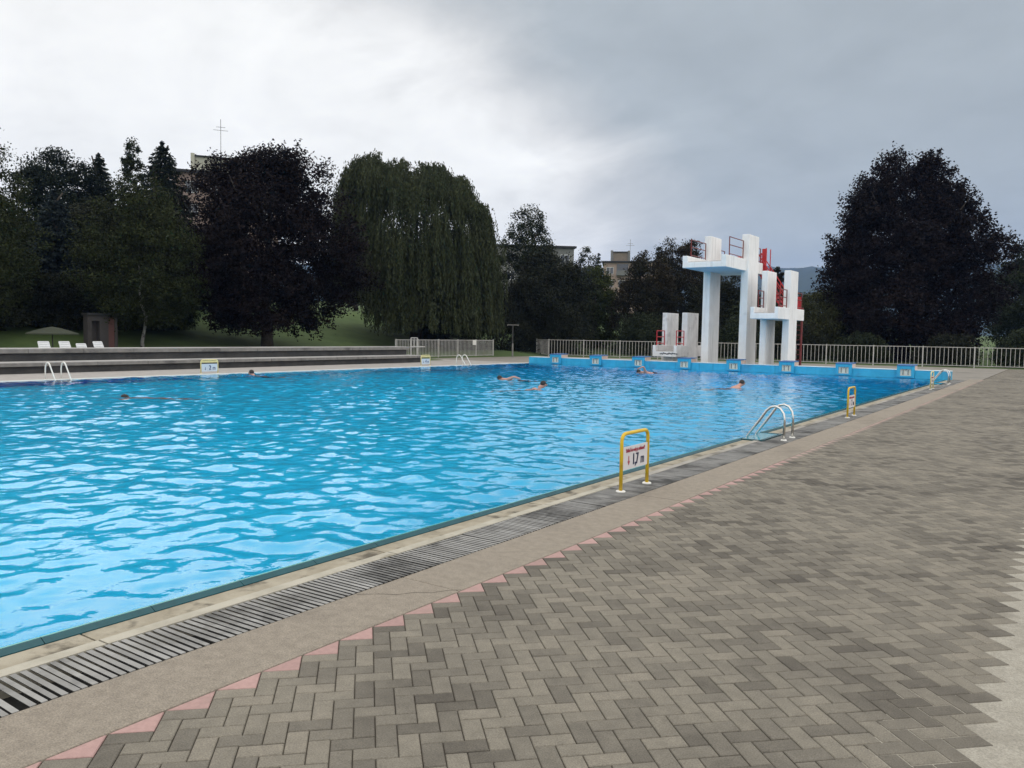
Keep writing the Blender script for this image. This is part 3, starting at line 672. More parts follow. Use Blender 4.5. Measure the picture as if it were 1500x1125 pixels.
t = empty('parasol', (-38, 18.2, .3), 'dull green parasol with a wide low canopy above the white loungers', 'parasol')
b = MB(); b.tube([(0, 0, -.1), (0, 0, 1.36)], .03, 8); b.build('pole', MT['dark_metal'], t)
b = MB(); pf = [(.02, 1.37), (.35, 1.31), (.75, 1.2), (1.12, 1.07), (1.13, 1.02), (1.10, 1.02), (.7, 1.15), (.02, 1.31)]; b.lathe(pf, (0, 0, 0), 8); b.build('canopy', MT['parasol'], t)
b = MB()
for k in range(8): a = 2*math.pi*k/8; b.tube([(0, 0, 1.30), (1.08*math.cos(a), 1.08*math.sin(a), 1.03)], .01, 5)
b.build('ribs', MT['dark_metal'], t)
t = empty('pool_hut', (-41, 22.1, .3), 'small pale hut with a dark doorway and a brown door behind the loungers', 'hut')
b = MB(); b.box(-.42, 0, -.74, -.52, -.2, 2.0); b.box(-.42, 0, -.12, .34, -.2, 2.0); b.box(-.42, -.3, -.52, -.12, -.2, 2.0); b.box(-.42, -.3, .34, 1.0, -.2, 2.0); b.box(-.42, 0, .66, .8, -.2, 2.0); b.box(-.3, 0, -.52, -.12, 1.7, 2.0); b.build('wall', MT['hutwall'], t)
b = MB(); b.box(-.06, -.02, .345, .655, -.1, 1.9); b.build('door', MT['hutdoor'], t)
b = MB(); b.box(-.5, .1, -.8, .86, 2.0, 2.1); b.build('roof', MT['roof'], t)

# ------------------------------------------------------------------ buildings
def building(name, label, a, ang, length, depth, h, zg, wallm, roofm, cols, rows, floor=2.8, head=None, mast=None, balcony=()):
    """local X along the facade seen, local -Y towards the pool"""
    t = empty(name, (a[0], a[1], zg), label, 'building', None, ang)
    b = MB(); b.box(0, length, 0, depth, -3, h-.3); b.build('wall', wallm, t)
    b = MB(); b.box(-.35, length+.35, -.45, depth+.4, h-.3, h); b.build('roof', roofm, t)
    for r in range(rows):
        z = h-.3-floor*(r+1)+1.0
        for c_ in range(cols):
            x = length*(c_+.5)/cols
            if (c_, r) in balcony: continue
            w = MB(); w.box(x-.75, x+.75, -.06, .05, z-.7, z+.75); f = w.build('window', MT['winframe'], t)
            q = MB(); q.box(x-.66, x-.05, -.09, -.062, z-.6, z+.65); q.box(x+.05, x+.66, -.09, -.062, z-.6, z+.65); q.build('pane', MT['glass'], f)
        for dpt in range(2):
            y = depth*(dpt+.5)/2; w = MB(); w.box(length-.05, length+.06, y-.7, y+.7, z-.6, z+.7); f = w.build('window', MT['winframe'], t)
            q = MB(); q.box(length+.062, length+.085, y-.6, y-.05, z-.5, z+.6); q.box(length+.062, length+.085, y+.05, y+.6, z-.5, z+.6); q.build('pane', MT['glass'], f)
    for (c_, r) in balcony:
        x = length*(c_+.5)/cols; z = h-.3-floor*(r+1)
        w = MB(); w.box(x-1.2, x+1.2, -.05, .05, z+.1, z+2.4); f = w.build('balcony', MT['glass'], t)
        q = MB(); q.box(x-1.25, x+1.25, -1.0, -.055, z, z+.12); q.box(x-1.25, x+1.25, -1.0, -.92, z+.12, z+1.0); q.build('balustrade', MT['render_grey'], f)
    if head:
        x0, x1, yy0, yy1, hz, hm = head
        b = MB(); b.box(x0, x1, yy0, yy1, h+.002, h+hz); rh = b.build('stairhead', hm, t)
        b = MB(); b.box(x0-.5, x0-.02, yy0-.2, yy1, h+.002, h+hz+.35); b.box(x1+.02, x1+.5, yy0-.2, yy1, h+.002, h+hz+.3); b.build('side_wall', MT['render_grey'] if hm is not MT['render_pale'] else hm, rh)
        b = MB(); b.box(x0-.02, x1+.02, yy0-.3, yy1, h+hz, h+hz+.12); b.build('stairhead_roof', MT['roof'], rh)
    if mast:
        x, y, z0, z1 = mast; b = MB(); b.tube([(x, y, z0), (x, y, z1)], .032, 6)
        for k, w in ((.72, .9), (.80, .55)): zz = z0+(z1-z0)*k; b.tube([(x-w, y, zz), (x+w, y, zz)], .025, 5); b.tube([(x, y-w*.6, zz-.2), (x, y+w*.6, zz-.2)], .025, 5)
        b.build('antenna', MT['dark_metal'], t)
    return t
building('apartment_block', 'pinkish apartment block with a pale stairhead and tall antenna behind the dark purple maple', (-94.0, 57.2), math.atan2(5.75, 3.97), 15, 11, 20.6, .9+.0, MT['render_pink'], MT['roof'], 5, 3,
         head=(4.9, 9.6, 1.2, 5.2, 2.0, MT['render_pale']), mast=(8.0, 1.6, 22.6, 27.6))
building('apartment_block', 'grey flat roofed block whose roof corner shows behind the poplar top', (-78, 103.9), math.atan2(2.75*1.4, 4.47), 14.7, 10, 15.2, .8, MT['render_grey'], MT['roof'], 5, 3)
building('apartment_block', 'peach apartment block with a brown box on its roof in the far middle', (-80.9, 149.6), math.atan2(2.72, 5.24), 13, 10, 15.5, 1.7, MT['render_peach'], MT['roof'], 5, 3, floor=2.7,
         head=(1.9, 4.9, .6, 3.6, 1.9, MT['brickbrown']), mast=(5.4, 1.6, 15.6, 20.2), balcony=((1, 0),))

# ------------------------------------------------------------------ trees
def leaves(name, C, U, V_, m, parent):
    n = len(C); P = np.empty((n, 4, 3)); P[:, 0] = C-U; P[:, 1] = C-V_; P[:, 2] = C+U; P[:, 3] = C+V_
    me = bpy.data.meshes.new(name); me.vertices.add(4*n); me.vertices.foreach_set('co', P.ravel()); me.loops.add(4*n); me.loops.foreach_set('vertex_index', np.arange(4*n, dtype=np.int32))
    me.polygons.add(n); me.polygons.foreach_set('loop_start', np.arange(0, 4*n, 4, dtype=np.int32)); me.polygons.foreach_set('loop_total', np.full(n, 4, dtype=np.int32)); me.update(calc_edges=True)
    return link(name, me, m, parent)
def unit(a): return a/np.maximum(np.linalg.norm(a, axis=1, keepdims=True), 1e-9)
def leafset(rr, C, size, aspect=.55, up=.35):
    n = len(C); nrm = unit(rr.normal(size=(n, 3))+np.array([0, 0, up*2])); t = unit(np.cross(nrm, rr.normal(size=(n, 3)))); b_ = np.cross(nrm, t)
    s = size*rr.uniform(.6, 1.25, (n, 1)); return C, t*s, b_*s*aspect
def trunk(parent, h, r, limbs, rr, Rc, z0, m, top=None):
    b = MB(); top = top or h*.86; n = 7
    pts = [(rr.normal()*.05*k, rr.normal()*.05*k, -.3+(top+.3)*k/n) for k in range(n+1)]
    b.tube(pts, [r*(1.25 if k == 0 else 1)*(1-.85*k/n)+.015 for k in range(n+1)], 8)
    for k in range(limbs):
        t = .2+.6*k/max(1, limbs); z = max(z0*.7, top*t); a = rr.uniform(0, 6.28); L_ = Rc*rr.uniform(.5, .85)
        q = [(0, 0, z), (math.cos(a)*L_*.35, math.sin(a)*L_*.35, z+L_*.28), (math.cos(a)*L_*.75, math.sin(a)*L_*.75, z+L_*.65), (math.cos(a)*L_, math.sin(a)*L_, z+L_*.95)]
        b.tube(q, [r*.42*(1-t*.5), r*.32*(1-t*.5), r*.18, .015], 6)
    return b.build('trunk', m, parent, smooth=True)
def broadleaf(name, label, cat, x, y, h, Rc, z0, m, seed, nc=420, per=42, leaf=.20, sig=.085, prof=None, bark='bark', tr=.22, inner=.35, lobes=.16, limbs=7, zg=None, group=None, sz=.75, tw=0):
    rr = np.random.RandomState(seed); zg = gz(x, y) if zg is None else zg; t = empty(name, (x, y, zg), label, cat, group); H = h-zg
    trunk(t, H, tr, limbs, rr, Rc, z0, MT[bark], top=H*.5 if bark == 'birchbark' else None)
    prof = prof or (lambda u: np.sin(np.pi*np.clip(.10+.86*u**.85, 0, 1))**.62)
    ph = rr.uniform(0, 6.28, 6); per = int(per*2.7)
    u = rr.rand(nc*4); u = u[rr.rand(nc*4) < prof(u)**1.3+.08][:nc]; n = len(u); th = rr.uniform(0, 2*np.pi, n)
    lob = 1+lobes*(np.sin(3*th+ph[0]+4*u)+.7*np.sin(5*th+ph[1]-7*u)+.5*np.sin(2*th+ph[2]+11*u))
    rho = inner+(1-inner)*rr.rand(n)**.55
    rad = Rc*prof(u)*lob*rho
    zt = z0+(H-z0)*u*(1+.035*np.sin(2*th+ph[3])+.03*np.sin(4*th+ph[4]))-(H-z0)*.015
    CC = np.stack([rad*np.cos(th), rad*np.sin(th), zt], 1)
    C = np.repeat(CC, per, 0)+np.clip(rr.normal(size=(n*per, 3)), -1.9, 1.9)*np.array([1, 1, sz])*Rc*sig*np.repeat(rr.uniform(.6, 1.3, n), per)[:, None]
    if tw:
        # ragged twigs that stand out of the outline
        sel = CC[rho > .8]; sel = sel[rr.randint(0, len(sel), tw)]; d = unit(sel-np.array([0, 0, z0+(H-z0)*.35])+rr.normal(size=sel.shape)*.5); K = 16
        s = rr.rand(tw, K, 1)*Rc*.19; C2 = (sel[:, None]+d[:, None]*s+rr.normal(size=(tw, K, 3))*.11).reshape(-1, 3); C = np.concatenate([C, C2])
    C = C[C[:, 2] > .12]
    leaves('crown', *leafset(rr, C, leaf*.5), m, t); return t
def conifer(name, label, x, y, h, Rc, m, seed, z0=.4, whorls=26, cat='tree', leaf=.12, droop=.32, dens=1.5, group=None):
    rr = np.random.RandomState(seed); zg = gz(x, y); t = empty(name, (x, y, zg), label, cat, group); H = h-zg
    trunk(t, H, .16+.008*H, 0, rr, Rc, z0, MT['bark'], top=H*.98)
    C = []; D = []
    for k in range(whorls):
        u = k/(whorls-1); z = z0+(H*.985-z0)*u**.92; r_ = Rc*(1-u)**.65+.10
        nb = int(8+4*(1-u)); off = rr.uniform(0, 6.28)
        for j in range(nb):
            a = off+6.283*j/nb+rr.normal()*.18; rl = r_*rr.uniform(.72, 1.12); npt = max(3, int(rl*11*dens)); s = np.linspace(.12, 1, npt)
            for rep in range(5):
                rs = s*rl; px = np.cos(a)*rs; py = np.sin(a)*rs; pz = z-droop*rs*(1.0-.35*s)+.04
                w = (.06+.20*rl*s*(1.15-s))
                C.append(np.stack([px-np.sin(a)*rr.normal(size=npt)*w, py+np.cos(a)*rr.normal(size=npt)*w, pz+rr.normal(size=npt)*.07-.05*rr.rand(npt)], 1))
                D.append(np.repeat(np.array([[np.cos(a), np.sin(a), -.35]]), npt, 0))
    top_ = np.stack([rr.normal(size=60)*.05, rr.normal(size=60)*.05, H-rr.rand(60)*.9], 1); C.append(top_); D.append(np.repeat(np.array([[0, 0, 1.]]), 60, 0))
    C = np.concatenate(C); D = unit(np.concatenate(D)+rr.normal(size=C.shape)*.45); S = unit(np.cross(D, rr.normal(size=C.shape)))
    k = leaf*rr.uniform(.6, 1.2, (len(C), 1)); leaves('crown', C, D*k, S*k*.38, m, t); return t
def willow(name, label, x, y, h, Rc, m, seed):
    """hanging bundles of strands round a frame of arching limbs; two main domes with a notch between"""
    rr = np.random.RandomState(seed); zg = gz(x, y); t = empty(name, (x, y, zg), label, 'tree'); H = h-zg
    ex, ey = cy, sy           # the long axis of the crown runs across the pool's view
    b = MB(); b.tube([(0, 0, -.4), (.1, 0, H*.15), (.0, .1, H*.28)], [.55, .45, .42], 10)
    for (a, bb, zc) in ((-.5, -.15, .80), (-.2, .3, .84), (.3, .05, .78), (.6, -.2, .62), (.05, -.4, .70), (-.75, .1, .58), (.8, .1, .42)):
        e = Vector(((a*ex-bb*ey)*Rc, (a*ey+bb*ex)*Rc, zc*H)); p0 = Vector((0, .1, H*.25)); md = p0.lerp(e, .5)+Vector((0, 0, H*.06))
        b.tube([p0, p0.lerp(md, .5)+Vector((0, 0, .3)), md, md.lerp(e, .6)+Vector((0, 0, .25)), e], [.26, .2, .15, .09, .03], 6)
    b.build('trunk', MT['bark'], t, smooth=True)
    def top(a):
        return .985-.06*max(0, a)-.62*max(0, a-.38)**1.35-.35*max(0, -a-.55)**1.2-.13*math.exp(-((a-.03)/.09)**2)+.03*math.sin(9*a+1)+.02*math.sin(23*a)
    CL = []
    for k in range(330):      # canopy bundles
        a = rr.uniform(-.95, .95); bb = rr.uniform(-1, .8)*math.sqrt(max(0, 1-a*a)); q = math.sqrt(a*a+bb*bb)
        CL.append((a*.93, bb*.93, H*top(a)*(1-.20*abs(bb)**2.2)-abs(rr.normal())*.35, rr.uniform(1.0, 3.4)))
    for k in range(430):      # skirt bundles, down the sides
        th = rr.uniform(0, 6.283); q = rr.uniform(.72, 1.02); a = q*math.cos(th); bb = q*math.sin(th); tz = H*top(a)*(1-.28*abs(bb)**2)
        CL.append((a, bb, rr.uniform(.26, .93)*tz, rr.uniform(1.6, 4.6)))
    for k in range(120):      # bundles inside
        q = rr.uniform(.2, .7); th = rr.uniform(0, 6.283); a = q*math.cos(th); bb = q*math.sin(th); CL.append((a, bb, rr.uniform(.3, .75)*H*top(a), rr.uniform(2, 4.5)))
    C = []
    for (a, bb, z0, ln0) in CL:
        px, py = (a*ex-bb*ey)*Rc, (a*ey+bb*ex)*Rc; od = np.array([px, py]); od = od/(np.linalg.norm(od)+.3); w = rr.uniform(.16, .36)
        zmin = 3.2 if a < -.45 else (.6+.8*rr.rand())
        for k in range(rr.randint(9, 19)):
            o2 = rr.normal(size=2)*w; ln = min(ln0*rr.uniform(.6, 1.12), z0-zmin)
            if ln < .35: continue
            n = int(ln*12); s = np.linspace(0, ln, n); out = rr.uniform(.25, .6)*(1-np.exp(-s*1.3)); rise = .28*np.exp(-((s-.18)/.22)**2)
            sw = .10*np.sin(s*rr.uniform(.6, 1.3)+rr.uniform(0, 6.28))
            C.append(np.stack([px+o2[0]+od[0]*out-od[1]*sw+rr.normal(size=n)*.045, py+o2[1]+od[1]*out+od[0]*sw+rr.normal(size=n)*.045, z0+rr.normal()*.12+rise-s+rr.normal(size=n)*.04], 1))
    C = np.concatenate(C); C = C[C[:, 2] > .6]; n = len(C)
    D = unit(np.stack([rr.normal(size=n)*.35, rr.normal(size=n)*.35, -np.ones(n)], 1)); S = unit(np.cross(D, rr.normal(size=(n, 3)))); k = .115*rr.uniform(.6, 1.3, (n, 1))
    leaves('crown', C, D*k, S*k*.34, m, t); return t
GT = 'trees behind the seating steps'; GF = 'trees behind the end fence'
dome = lambda u: np.sin(np.pi*np.clip(.12+.835*u**.9, 0, 1))**.5
slim = lambda u: np.sin(np.pi*np.clip(.05+.9*u**.9, 0, 1))**.9
broadleaf('purple_maple', 'huge nearly black purple maple before the pinkish apartment block, left of the willow', 'tree', -40.8, 32.3, 12.4, 4.9, 1.6, LF['maple'], 21, 780, 62, .19, .078, dome, tr=.34, tw=560, lobes=.17)
broadleaf('purple_maple', 'huge nearly black purple maple standing alone right of the diving towers', 'tree', -11.2, 71.2, 16.1, 5.85, .8, LF['maple'], 22, 1000, 66, .24, .072, lambda u: np.sin(np.pi*np.clip(.26+.69*u**.95, 0, 1))**.75*1.05, tr=.45, tw=620, lobes=.15)
willow('weeping_willow', 'broad weeping willow with hanging olive green strands behind the seating steps', -42.6, 48.0, 15.1, 6.3, LF['willow'], 23)
broadleaf('birch_tree', 'wispy tree cut by the left edge of the picture, tallest at that side', 'tree', -42.2, 17.0, 10.8, 2.3, 1.5, LF['birch'], 24, 230, 34, .13, .12, slim, 'birchbark', .15, tw=160, limbs=3)
broadleaf('pine_tree', 'dark broad pine with a forked top second from the left edge', 'tree', -62.9, 30.8, 14.7, 2.9, 4.5, LF['spruce'], 25, 150, 80, .20, .16, lambda u: np.clip(.35+.75*np.sin(np.pi*np.clip(u*.9+.12, 0, 1)), 0, 1.1), tr=.25, lobes=.25, sz=.5, tw=120)
conifer('spruce_tree', 'narrow dark spruce between the broad pine and the thin birch', -63.4, 34.1, 15.3, 2.7, LF['spruce'], 26, whorls=34)
broadleaf('slender_birch', 'tall thin see-through birch rising above the others beside the pointed spruce', 'tree', -58.8, 34.2, 15.9, .85, 7.0, LF['green'], 27, 90, 22, .17, .17, slim, tr=.13, limbs=4, tw=60)
conifer('spruce_tree', 'pointed dark spruce directly left of the pinkish apartment block', -56.0, 34.9, 15.5, 3.7, LF['spruce'], 28, whorls=34)
broadleaf('birch_tree', 'green birch with a white mottled trunk in front of the spruces', 'tree', -41.3, 24.5, 9.4, 2.9, 1.5, LF['birch'], 29, 430, 40, .13, .10, None, 'birchbark', .09, tw=160, limbs=0)
conifer('blue_spruce', 'bluish spruce reaching to the ground behind the green parasol', -48.6, 23.5, 9.5, 2.3, LF['blue'], 30, whorls=24)
broadleaf('leafy_bush', 'yellowish green bushy tree at the lower left edge behind the seating steps', 'tree', -46.5, 19.0, 8.4, 2.2, .5, LF['birch'], 31, 260, 40, .16, .11, tw=60)
broadleaf('leafy_tree', 'dark leafy tree filling the gap between blue spruce and white-trunked birch', 'tree', -52.0, 27.8, 9.6, 3.4, .6, LF['dark'], 32, 330, 42, .2, .1, group=GT, tw=60)
broadleaf('leafy_tree', 'dark leafy tree in the shade between birch and purple maple', 'tree', -49.5, 30.0, 10.2, 2.9, .5, LF['dark'], 33, 330, 42, .2, .1, group=GT, tw=60)
broadleaf('leafy_tree', 'background tree far behind the left edge of the pine', 'tree', -72.4, 33.9, 10.4, 4.6, 1.0, LF['green'], 34, 330, 40, .24, .1, group=GT, tw=60)
broadleaf('leafy_tree', 'background tree behind the gap of the spruces and thin birch', 'tree', -72.5, 41.0, 11.6, 4.4, 1.0, LF['dark'], 35, 330, 40, .24, .1, group=GT, tw=60)
broadleaf('leafy_tree', 'background tree below the roof of the pinkish apartment block', 'tree', -68.9, 43.6, 11.2, 3.6, 1.0, LF['dark'], 36, 300, 40, .24, .1, group=GT, tw=60)
broadleaf('leafy_tree', 'dim tree showing between purple maple and willow', 'tree', -62.0, 60.5, 12.3, 3.4, 3.0, LF['dark'], 37, 300, 40, .24, .1, group=GT, tw=60)
broadleaf('poplar_tree', 'gappy tall tree just right of the willow with a ragged top', 'tree', -41.6, 62.4, 13.2, 2.5, 1.0, LF['green'], 38, 260, 40, .19, .12, lambda u: np.sin(np.pi*np.clip(.12+.80*u, 0, 1))**.6, lobes=.24, tw=170)
broadleaf('leafy_tree', 'dark round tree between the gappy poplar and the far peach building', 'tree', -38.3, 60.7, 8.8, 4.0, .5, LF['dark'], 39, 420, 42, .2, .1, group=GF, tw=80)
broadleaf('leafy_tree', 'lighter green tree just left of the far peach building', 'tree', -38.8, 70.0, 8.3, 2.5, .5, LF['lime'], 40, 300, 42, .2, .11, group=GF, tw=70)
broadleaf('leafy_tree', 'rusty tinged tree below the far peach building', 'tree', -31.6, 67.2, 8.9, 2.9, .4, LF['rust'], 41, 400, 42, .19, .1, group=GF, tw=110, inner=.45)
broadleaf('leafy_tree', 'dark rusty tree left of the tall diving tower with a spiky top', 'tree', -31.3, 73.6, 10.6, 3.5, .5, LF['rust'], 42, 400, 42, .2, .1, group=GF, tw=160, lobes=.2)
broadleaf('columnar_poplar', 'tiny distant pointed poplar on the skyline left of the tall tower', 'tree', -45.8, 100.0, 13.6, .7, 1.0, LF['dark'], 43, 80, 40, .22, .25, slim, tr=.12, limbs=2)
broadleaf('leafy_tree', 'dark tree seen between the two columns of the tall tower', 'tree', -26.3, 71.3, 7.4, 3.5, .4, LF['dark'], 44, 380, 42, .2, .1, group=GF, tw=80)
broadleaf('leafy_tree', 'slim dark tree on the skyline beside the red stair of the tall tower', 'tree', -25.9, 86.1, 9.0, 1.1, .4, LF['dark'], 45, 300, 42, .22, .11, group=GF, tw=80)
broadleaf('leafy_tree', 'low green tree seen between the columns of the three metre tower', 'tree', -21.5, 69.5, 5.6, 3.0, .3, LF['green'], 46, 320, 42, .2, .11, group=GF, tw=60)
broadleaf('olive_bush', 'pale olive bushy tree between the three metre tower and the lone purple maple', 'tree', -17.4, 67.8, 5.3, 2.5, .3, LF['olive'], 47, 320, 42, .15, .12, tw=120)
broadleaf('leafy_tree', 'green tree at the right edge of the picture behind the fence', 'tree', -2.8, 87.9, 11.2, 4.2, .4, LF['green'], 48, 420, 42, .24, .1, group=GF, tw=90)
conifer('spruce_tree', 'tiny far spruce on the skyline beside the peach building', -52.9, 96.4, 12.7, .9, LF['spruce'], 49, whorls=18)
broadleaf('leafy_tree', 'small thin topped tree on the skyline right of the grey flat roof', 'tree', -49.2, 87.0, 12.4, 1.7, 1.0, LF['green'], 50, 130, 34, .2, .16, group=GF, tw=60, lobes=.3)
broadleaf('leafy_tree', 'dark tree filling in below the grey flat roof', 'tree', -47.5, 78.0, 9.2, 3.8, .5, LF['dark'], 51, 320, 42, .24, .1, group=GF, tw=60)
SHADE_SHRUBS = [(-45.0, 17.2, 3.0, 1.9, 'dark', 'dark shrub added for the shade under the tree at the left edge'), (-46.2, 20.4, 3.2, 2.0, 'dark', 'dark shrub added for the shade behind the green parasol'),  # row added to darken the lawn where the trees shade it
      (-45.6, 23.4, 3.2, 1.8, 'dark', 'dark shrub added for the shade behind the small hut'), (-45.8, 26.0, 3.4, 2.0, 'dark', 'dark shrub added for the shade behind the white-trunked birch'), (-46.0, 28.6, 3.6, 2.0, 'green', 'green shrub added for the shade between the birch and the left purple maple')]
for k, (x, y, h, r_, lf, lb) in enumerate(SHADE_SHRUBS):
    broadleaf('shrub', lb, 'shrub', x, y, gz(x, y)+h, r_, .1, LF[lf], 90+k, 170, 40, .15, .13, lambda u: np.sin(np.pi*np.clip(.35+.6*u, 0, 1))**.6, tr=.06, limbs=3, group='shrubs added for the shade under the trees on the left', tw=40)
SH = [(-29.5, 61.5, 3.4, 2.0, 'green', 'dense shrub behind the fence left of the low diving platform'), (-25.2, 62.5, 3.6, 2.2, 'dark', 'dense shrub behind the two fins of the low diving platform'),
      (-21.3, 62.0, 3.0, 1.9, 'green', 'dense green shrub behind the fence between the tall tower columns'), (-17.0, 62.5, 2.7, 1.9, 'dark', 'dark low shrub behind the fence at the three metre tower'),
      (-12.6, 63.0, 2.0, 1.7, 'green', 'low shrub under the left side of the lone purple maple'), (-7.0, 63.4, 2.0, 1.8, 'dark', 'low shrub under the trunk of the lone purple maple'),
      (-2.6, 64.0, 2.3, 1.8, 'green', 'low shrub behind the fence near the right edge'), (2.2, 66, 3.8, 2.6, 'dark', 'dark shrub behind the fence at the right edge'),
      (-36.0, 58.5, 4.2, 2.6, 'dark', 'dark shrub behind the corner of the end fence'), (-39.5, 55.5, 4.8, 2.7, 'dark', 'dark shrub behind the thin shower post'), (-41.8, 50.5, 3.4, 2.2, 'dark', 'dark shrub right of the willow trunk behind the white board')]
for k, (x, y, h, r_, lf, lb) in enumerate(SH):
    broadleaf('shrub', lb, 'shrub', x, y, h, r_, .1, LF[lf], 60+k, 170, 40, .15, .13, lambda u: np.sin(np.pi*np.clip(.35+.6*u, 0, 1))**.6, tr=.06, limbs=3, zg=0, group='shrubs behind the fences', tw=40)

# ------------------------------------------------------------------ swimmers
def swimmer(label, loc, heading, joints, hair='short', head_r=.10, trunks=True):
    """local +X is where the swimmer is going; joints: dict of points; the skin grows from the pelvis"""
    t = empty('person', loc, label, 'person', None, heading)
    J = joints; names = []; verts = []; rads = []; edges = []
    def add(n, p, r, par=None):
        names.append(n); verts.append(p); rads.append(r)
        if par is not None: edges.append((names.index(par), len(names)-1))
    hd = Vector(J['head']); ck = Vector(J['chest']); nk = ck.lerp(hd, .55)
    face = Vector(J.get('face', (1, 0, -.1))).normalized()
    add('pelvis', J['pelvis'], (.15, .11)); add('belly', tuple(Vector(J['pelvis']).lerp(ck, .5)), (.14, .10), 'pelvis'); add('chest', J['chest'], (.17, .12), 'belly')
    add('neck', tuple(nk), (.06, .06), 'chest'); add('skull', tuple(hd), (head_r*.86, head_r*.92), 'neck'); add('crown', tuple(hd+(hd-nk).normalized()*.075), (head_r*.7, head_r*.75), 'skull')
    for s in ('l', 'r'):
        sh, el, ha = J[s+'arm']; add(s+'sh', sh, (.075, .075), 'chest'); add(s+'el', el, (.046, .046), s+'sh'); add(s+'wr', tuple(Vector(el).lerp(Vector(ha), .85)), (.03, .03), s+'el'); add(s+'ha', ha, (.035, .02), s+'wr')
        hp, kn, ft = J[s+'leg']; add(s+'hp', hp, (.10, .10), 'pelvis'); add(s+'kn', kn, (.062, .062), s+'hp'); add(s+'an', ft, (.04, .04), s+'kn'); v = (Vector(ft)-Vector(kn)).normalized(); add(s+'to', tuple(Vector(ft)+v*.17), (.03, .025), s+'an')
    me = bpy.data.meshes.new('body'); me.from_pydata(verts, edges, []); o = link('body', me, MT['skin'], t)
    sk = o.modifiers.new('skin', 'SKIN'); sk.use_smooth_shade = True
    sv = me.skin_vertices[0].data if me.skin_vertices else None
    if sv is None:
        bm = bmesh.new(); bm.from_mesh(me); bm.verts.layers.skin.verify(); bm.to_mesh(me); bm.free(); sv = me.skin_vertices[0].data
    for i, r_ in enumerate(rads): sv[i].radius = r_; sv[i].use_root = (i == 0)
    ss = o.modifiers.new('sub', 'SUBSURF'); ss.levels = 2; ss.render_levels = 2
    # face: nose, eyes, mouth, ears
    up = Vector((0, 0, 1)); up = (up-face*up.dot(face)).normalized(); sd_ = face.cross(up)
    b = MB()
    def blob(c, a, e, f):
        vs_ = []
        for i in range(7):
            th = math.pi*i/6
            for k in range(8): ph = 2*math.pi*k/8; vs_.append(c+face*(a*math.cos(th))+sd_*(e*math.sin(th)*math.cos(ph))+up*(f*math.sin(th)*math.sin(ph)))
        b.add(vs_, [(i*8+k, i*8+(k+1) % 8, (i+1)*8+(k+1) % 8, (i+1)*8+k) for i in range(6) for k in range(8)])
    blob(hd+face*head_r*.92-up*.012, .028, .014, .022)
    for s in (-1, 1): blob(hd+sd_*s*head_r*.86, .02, .012, .03)
    b.build('face', MT['skin'], t, smooth=True)
    b = MB()
    for s in (-1, 1): blob(hd+face*head_r*.84+sd_*s*.032+up*.015, .012, .012, .008)
    blob(hd+face*head_r*.84-up*.045, .012, .026, .007); b.build('eyes_and_mouth', MT['hair'], t, smooth=True)
    b = MB(); back = hd-face*.016+up*.022
    vs_ = []; nI, nK = 9, 16
    for i in range(nI+1):
        th = math.pi*.58*i/nI
        for k in range(nK):
            ph = 2*math.pi*k/nK; rr = head_r*(1.03+.03*math.sin(5*ph+3*th))*(1 if math.cos(ph) < .55 or th < 1.05 else .9)
            vs_.append(back+up*(rr*1.02*math.cos(th))+face*(rr*math.sin(th)*math.cos(ph)*(1.0 if math.cos(ph) < 0 else .93))+sd_*(rr*.93*math.sin(th)*math.sin(ph)))
    b.add(vs_, [(i*nK+k, i*nK+(k+1) % nK, (i+1)*nK+(k+1) % nK, (i+1)*nK+k) for i in range(nI) for k in range(nK)])
    b.build('hair', MT['hair'], t, smooth=True)
    if trunks:
        b = MB(); p = Vector(J['pelvis']); a = p.lerp(ck, .30); pts = [a, p]; b.tube([a, p], [.152, .168], 12, caps=False)
        for s in ('l', 'r'): hp, kn, _ = J[s+'leg']; b.tube([hp, tuple(Vector(hp).lerp(Vector(kn), .5))], [.118, .098], 10, caps=False)
        b.build('swim_trunks', MT['trunks'], t, smooth=True)
    return t
import copy
def pose(headup=.11, chest_z=-.14, pelvis=(-.62, 0, -.42), larm=None, rarm=None, face=(1, 0, .05), headx=.10, kick=.0):
    px, py, pz = pelvis
    return dict(head=(headx+.10, 0, headup), chest=(-.12, 0, chest_z), pelvis=pelvis, face=face,
                larm=larm or [(-.08, .19, chest_z-.01), (.16, .36, chest_z-.14), (.42, .26, chest_z-.16)], rarm=rarm or [(-.08, -.19, chest_z-.01), (.16, -.36, chest_z-.14), (.42, -.26, chest_z-.16)],
                lleg=[(px-.06, .10, pz-.02), (px-.46, .15+kick, pz-.12), (px-.88, .13+kick*.5, pz-.10)], rleg=[(px-.06, -.10, pz-.02), (px-.46, -.15-kick, pz-.08), (px-.88, -.13-kick*.5, pz-.16)])
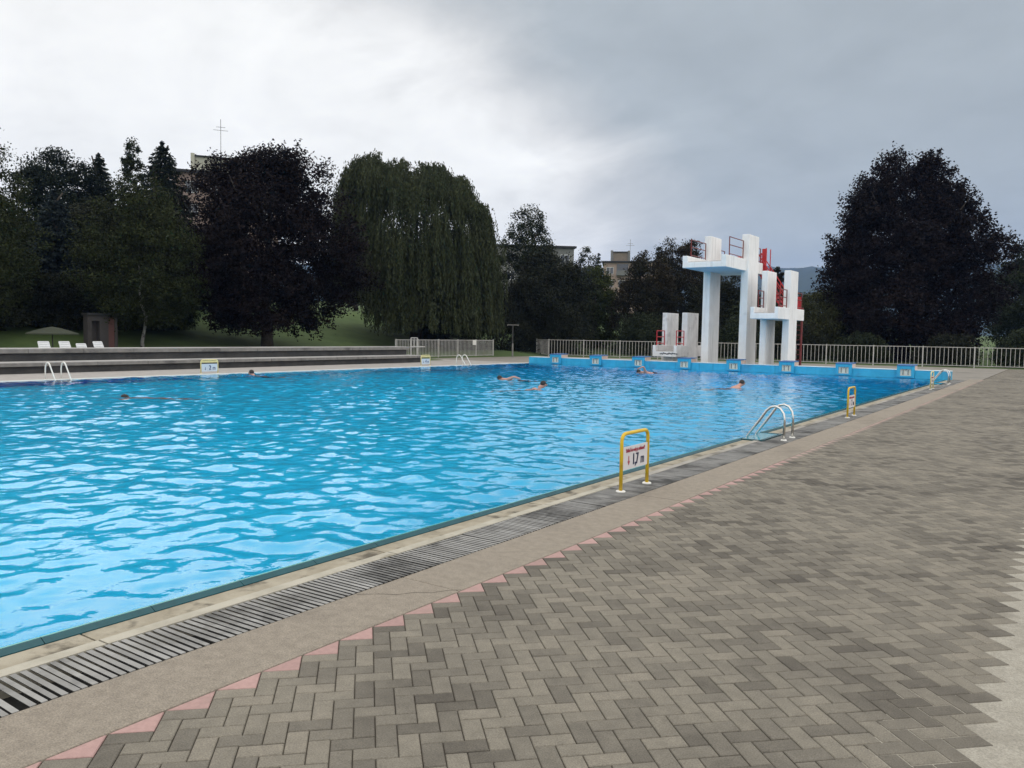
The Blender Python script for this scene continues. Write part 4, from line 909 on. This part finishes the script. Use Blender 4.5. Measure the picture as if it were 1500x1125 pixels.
IR = math.atan2(.57, .822)       # heading that reads as rightwards in the picture
swimmer('dark haired swimmer in the middle of the pool, head up and shoulder showing', (-13.25, 20.5, -.02), IR+.35, pose(.16, -.05, (-.58, 0, -.34), larm=[(-.08, .19, -.03), (-.30, .40, -.06), (-.52, .34, -.14)]))
swimmer('dark haired swimmer with bare shoulder out, on the right side of the pool', (-9.05, 26.2, -.02), IR+.45, pose(.17, -.02, (-.54, 0, -.38), kick=.08))
swimmer('swimmer lying flat in the crawl, dark head at the left end', (-16.8, 23.8, -.03), IR+math.pi-.15, pose(.06, .02, (-.60, 0, -.13), larm=[(-.10, .19, .04), (-.36, .30, .17), (-.62, .33, .10)], rarm=[(-.06, -.19, -.04), (.22, -.26, -.16), (.52, -.22, -.20)], face=(1, 0, -.55)))
swimmer('crawl swimmer raising an arm close to the blue end wall', (-15.75, 33.0, .0), IR+math.pi+.1, pose(.05, .03, (-.60, 0, -.10), larm=[(-.08, .19, .05), (.06, .34, .32), (.34, .30, .20)], rarm=[(-.10, -.19, -.04), (-.4, -.26, -.16), (-.66, -.2, -.14)], face=(1, 0, -.4)))
swimmer('swimmer with only a dark haired head above water near the 2 m sign', (-24.4, 18.8, .0), IR+math.pi-.3, pose(.09, -.22, (-.50, 0, -.55)))
swimmer('pale swimmer stretched out just under the surface in the left part of the pool', (-18.5, 10.75, -.09), IR+math.pi, pose(.03, -.12, (-.60, 0, -.16), face=(1, 0, -.9), headx=.14), trunks=False)

# ------------------------------------------------------------------ haze
m = bpy.data.materials.new('haze_air'); m.use_nodes = True; N = m.node_tree.nodes; L = m.node_tree.links; N.remove(N['Principled BSDF'])
v = N.new('ShaderNodeVolumePrincipled'); v.inputs['Color'].default_value = (.26, .48, 1.0, 1); v.inputs['Density'].default_value = .00015; v.inputs['Anisotropy'].default_value = .1
L.new(v.outputs[0], N['Material Output'].inputs['Volume'])
b = MB(); b.box(-3200, 3200, -1700, 3200, -9, 300); tag(b.build('haze', m), kind='stuff')
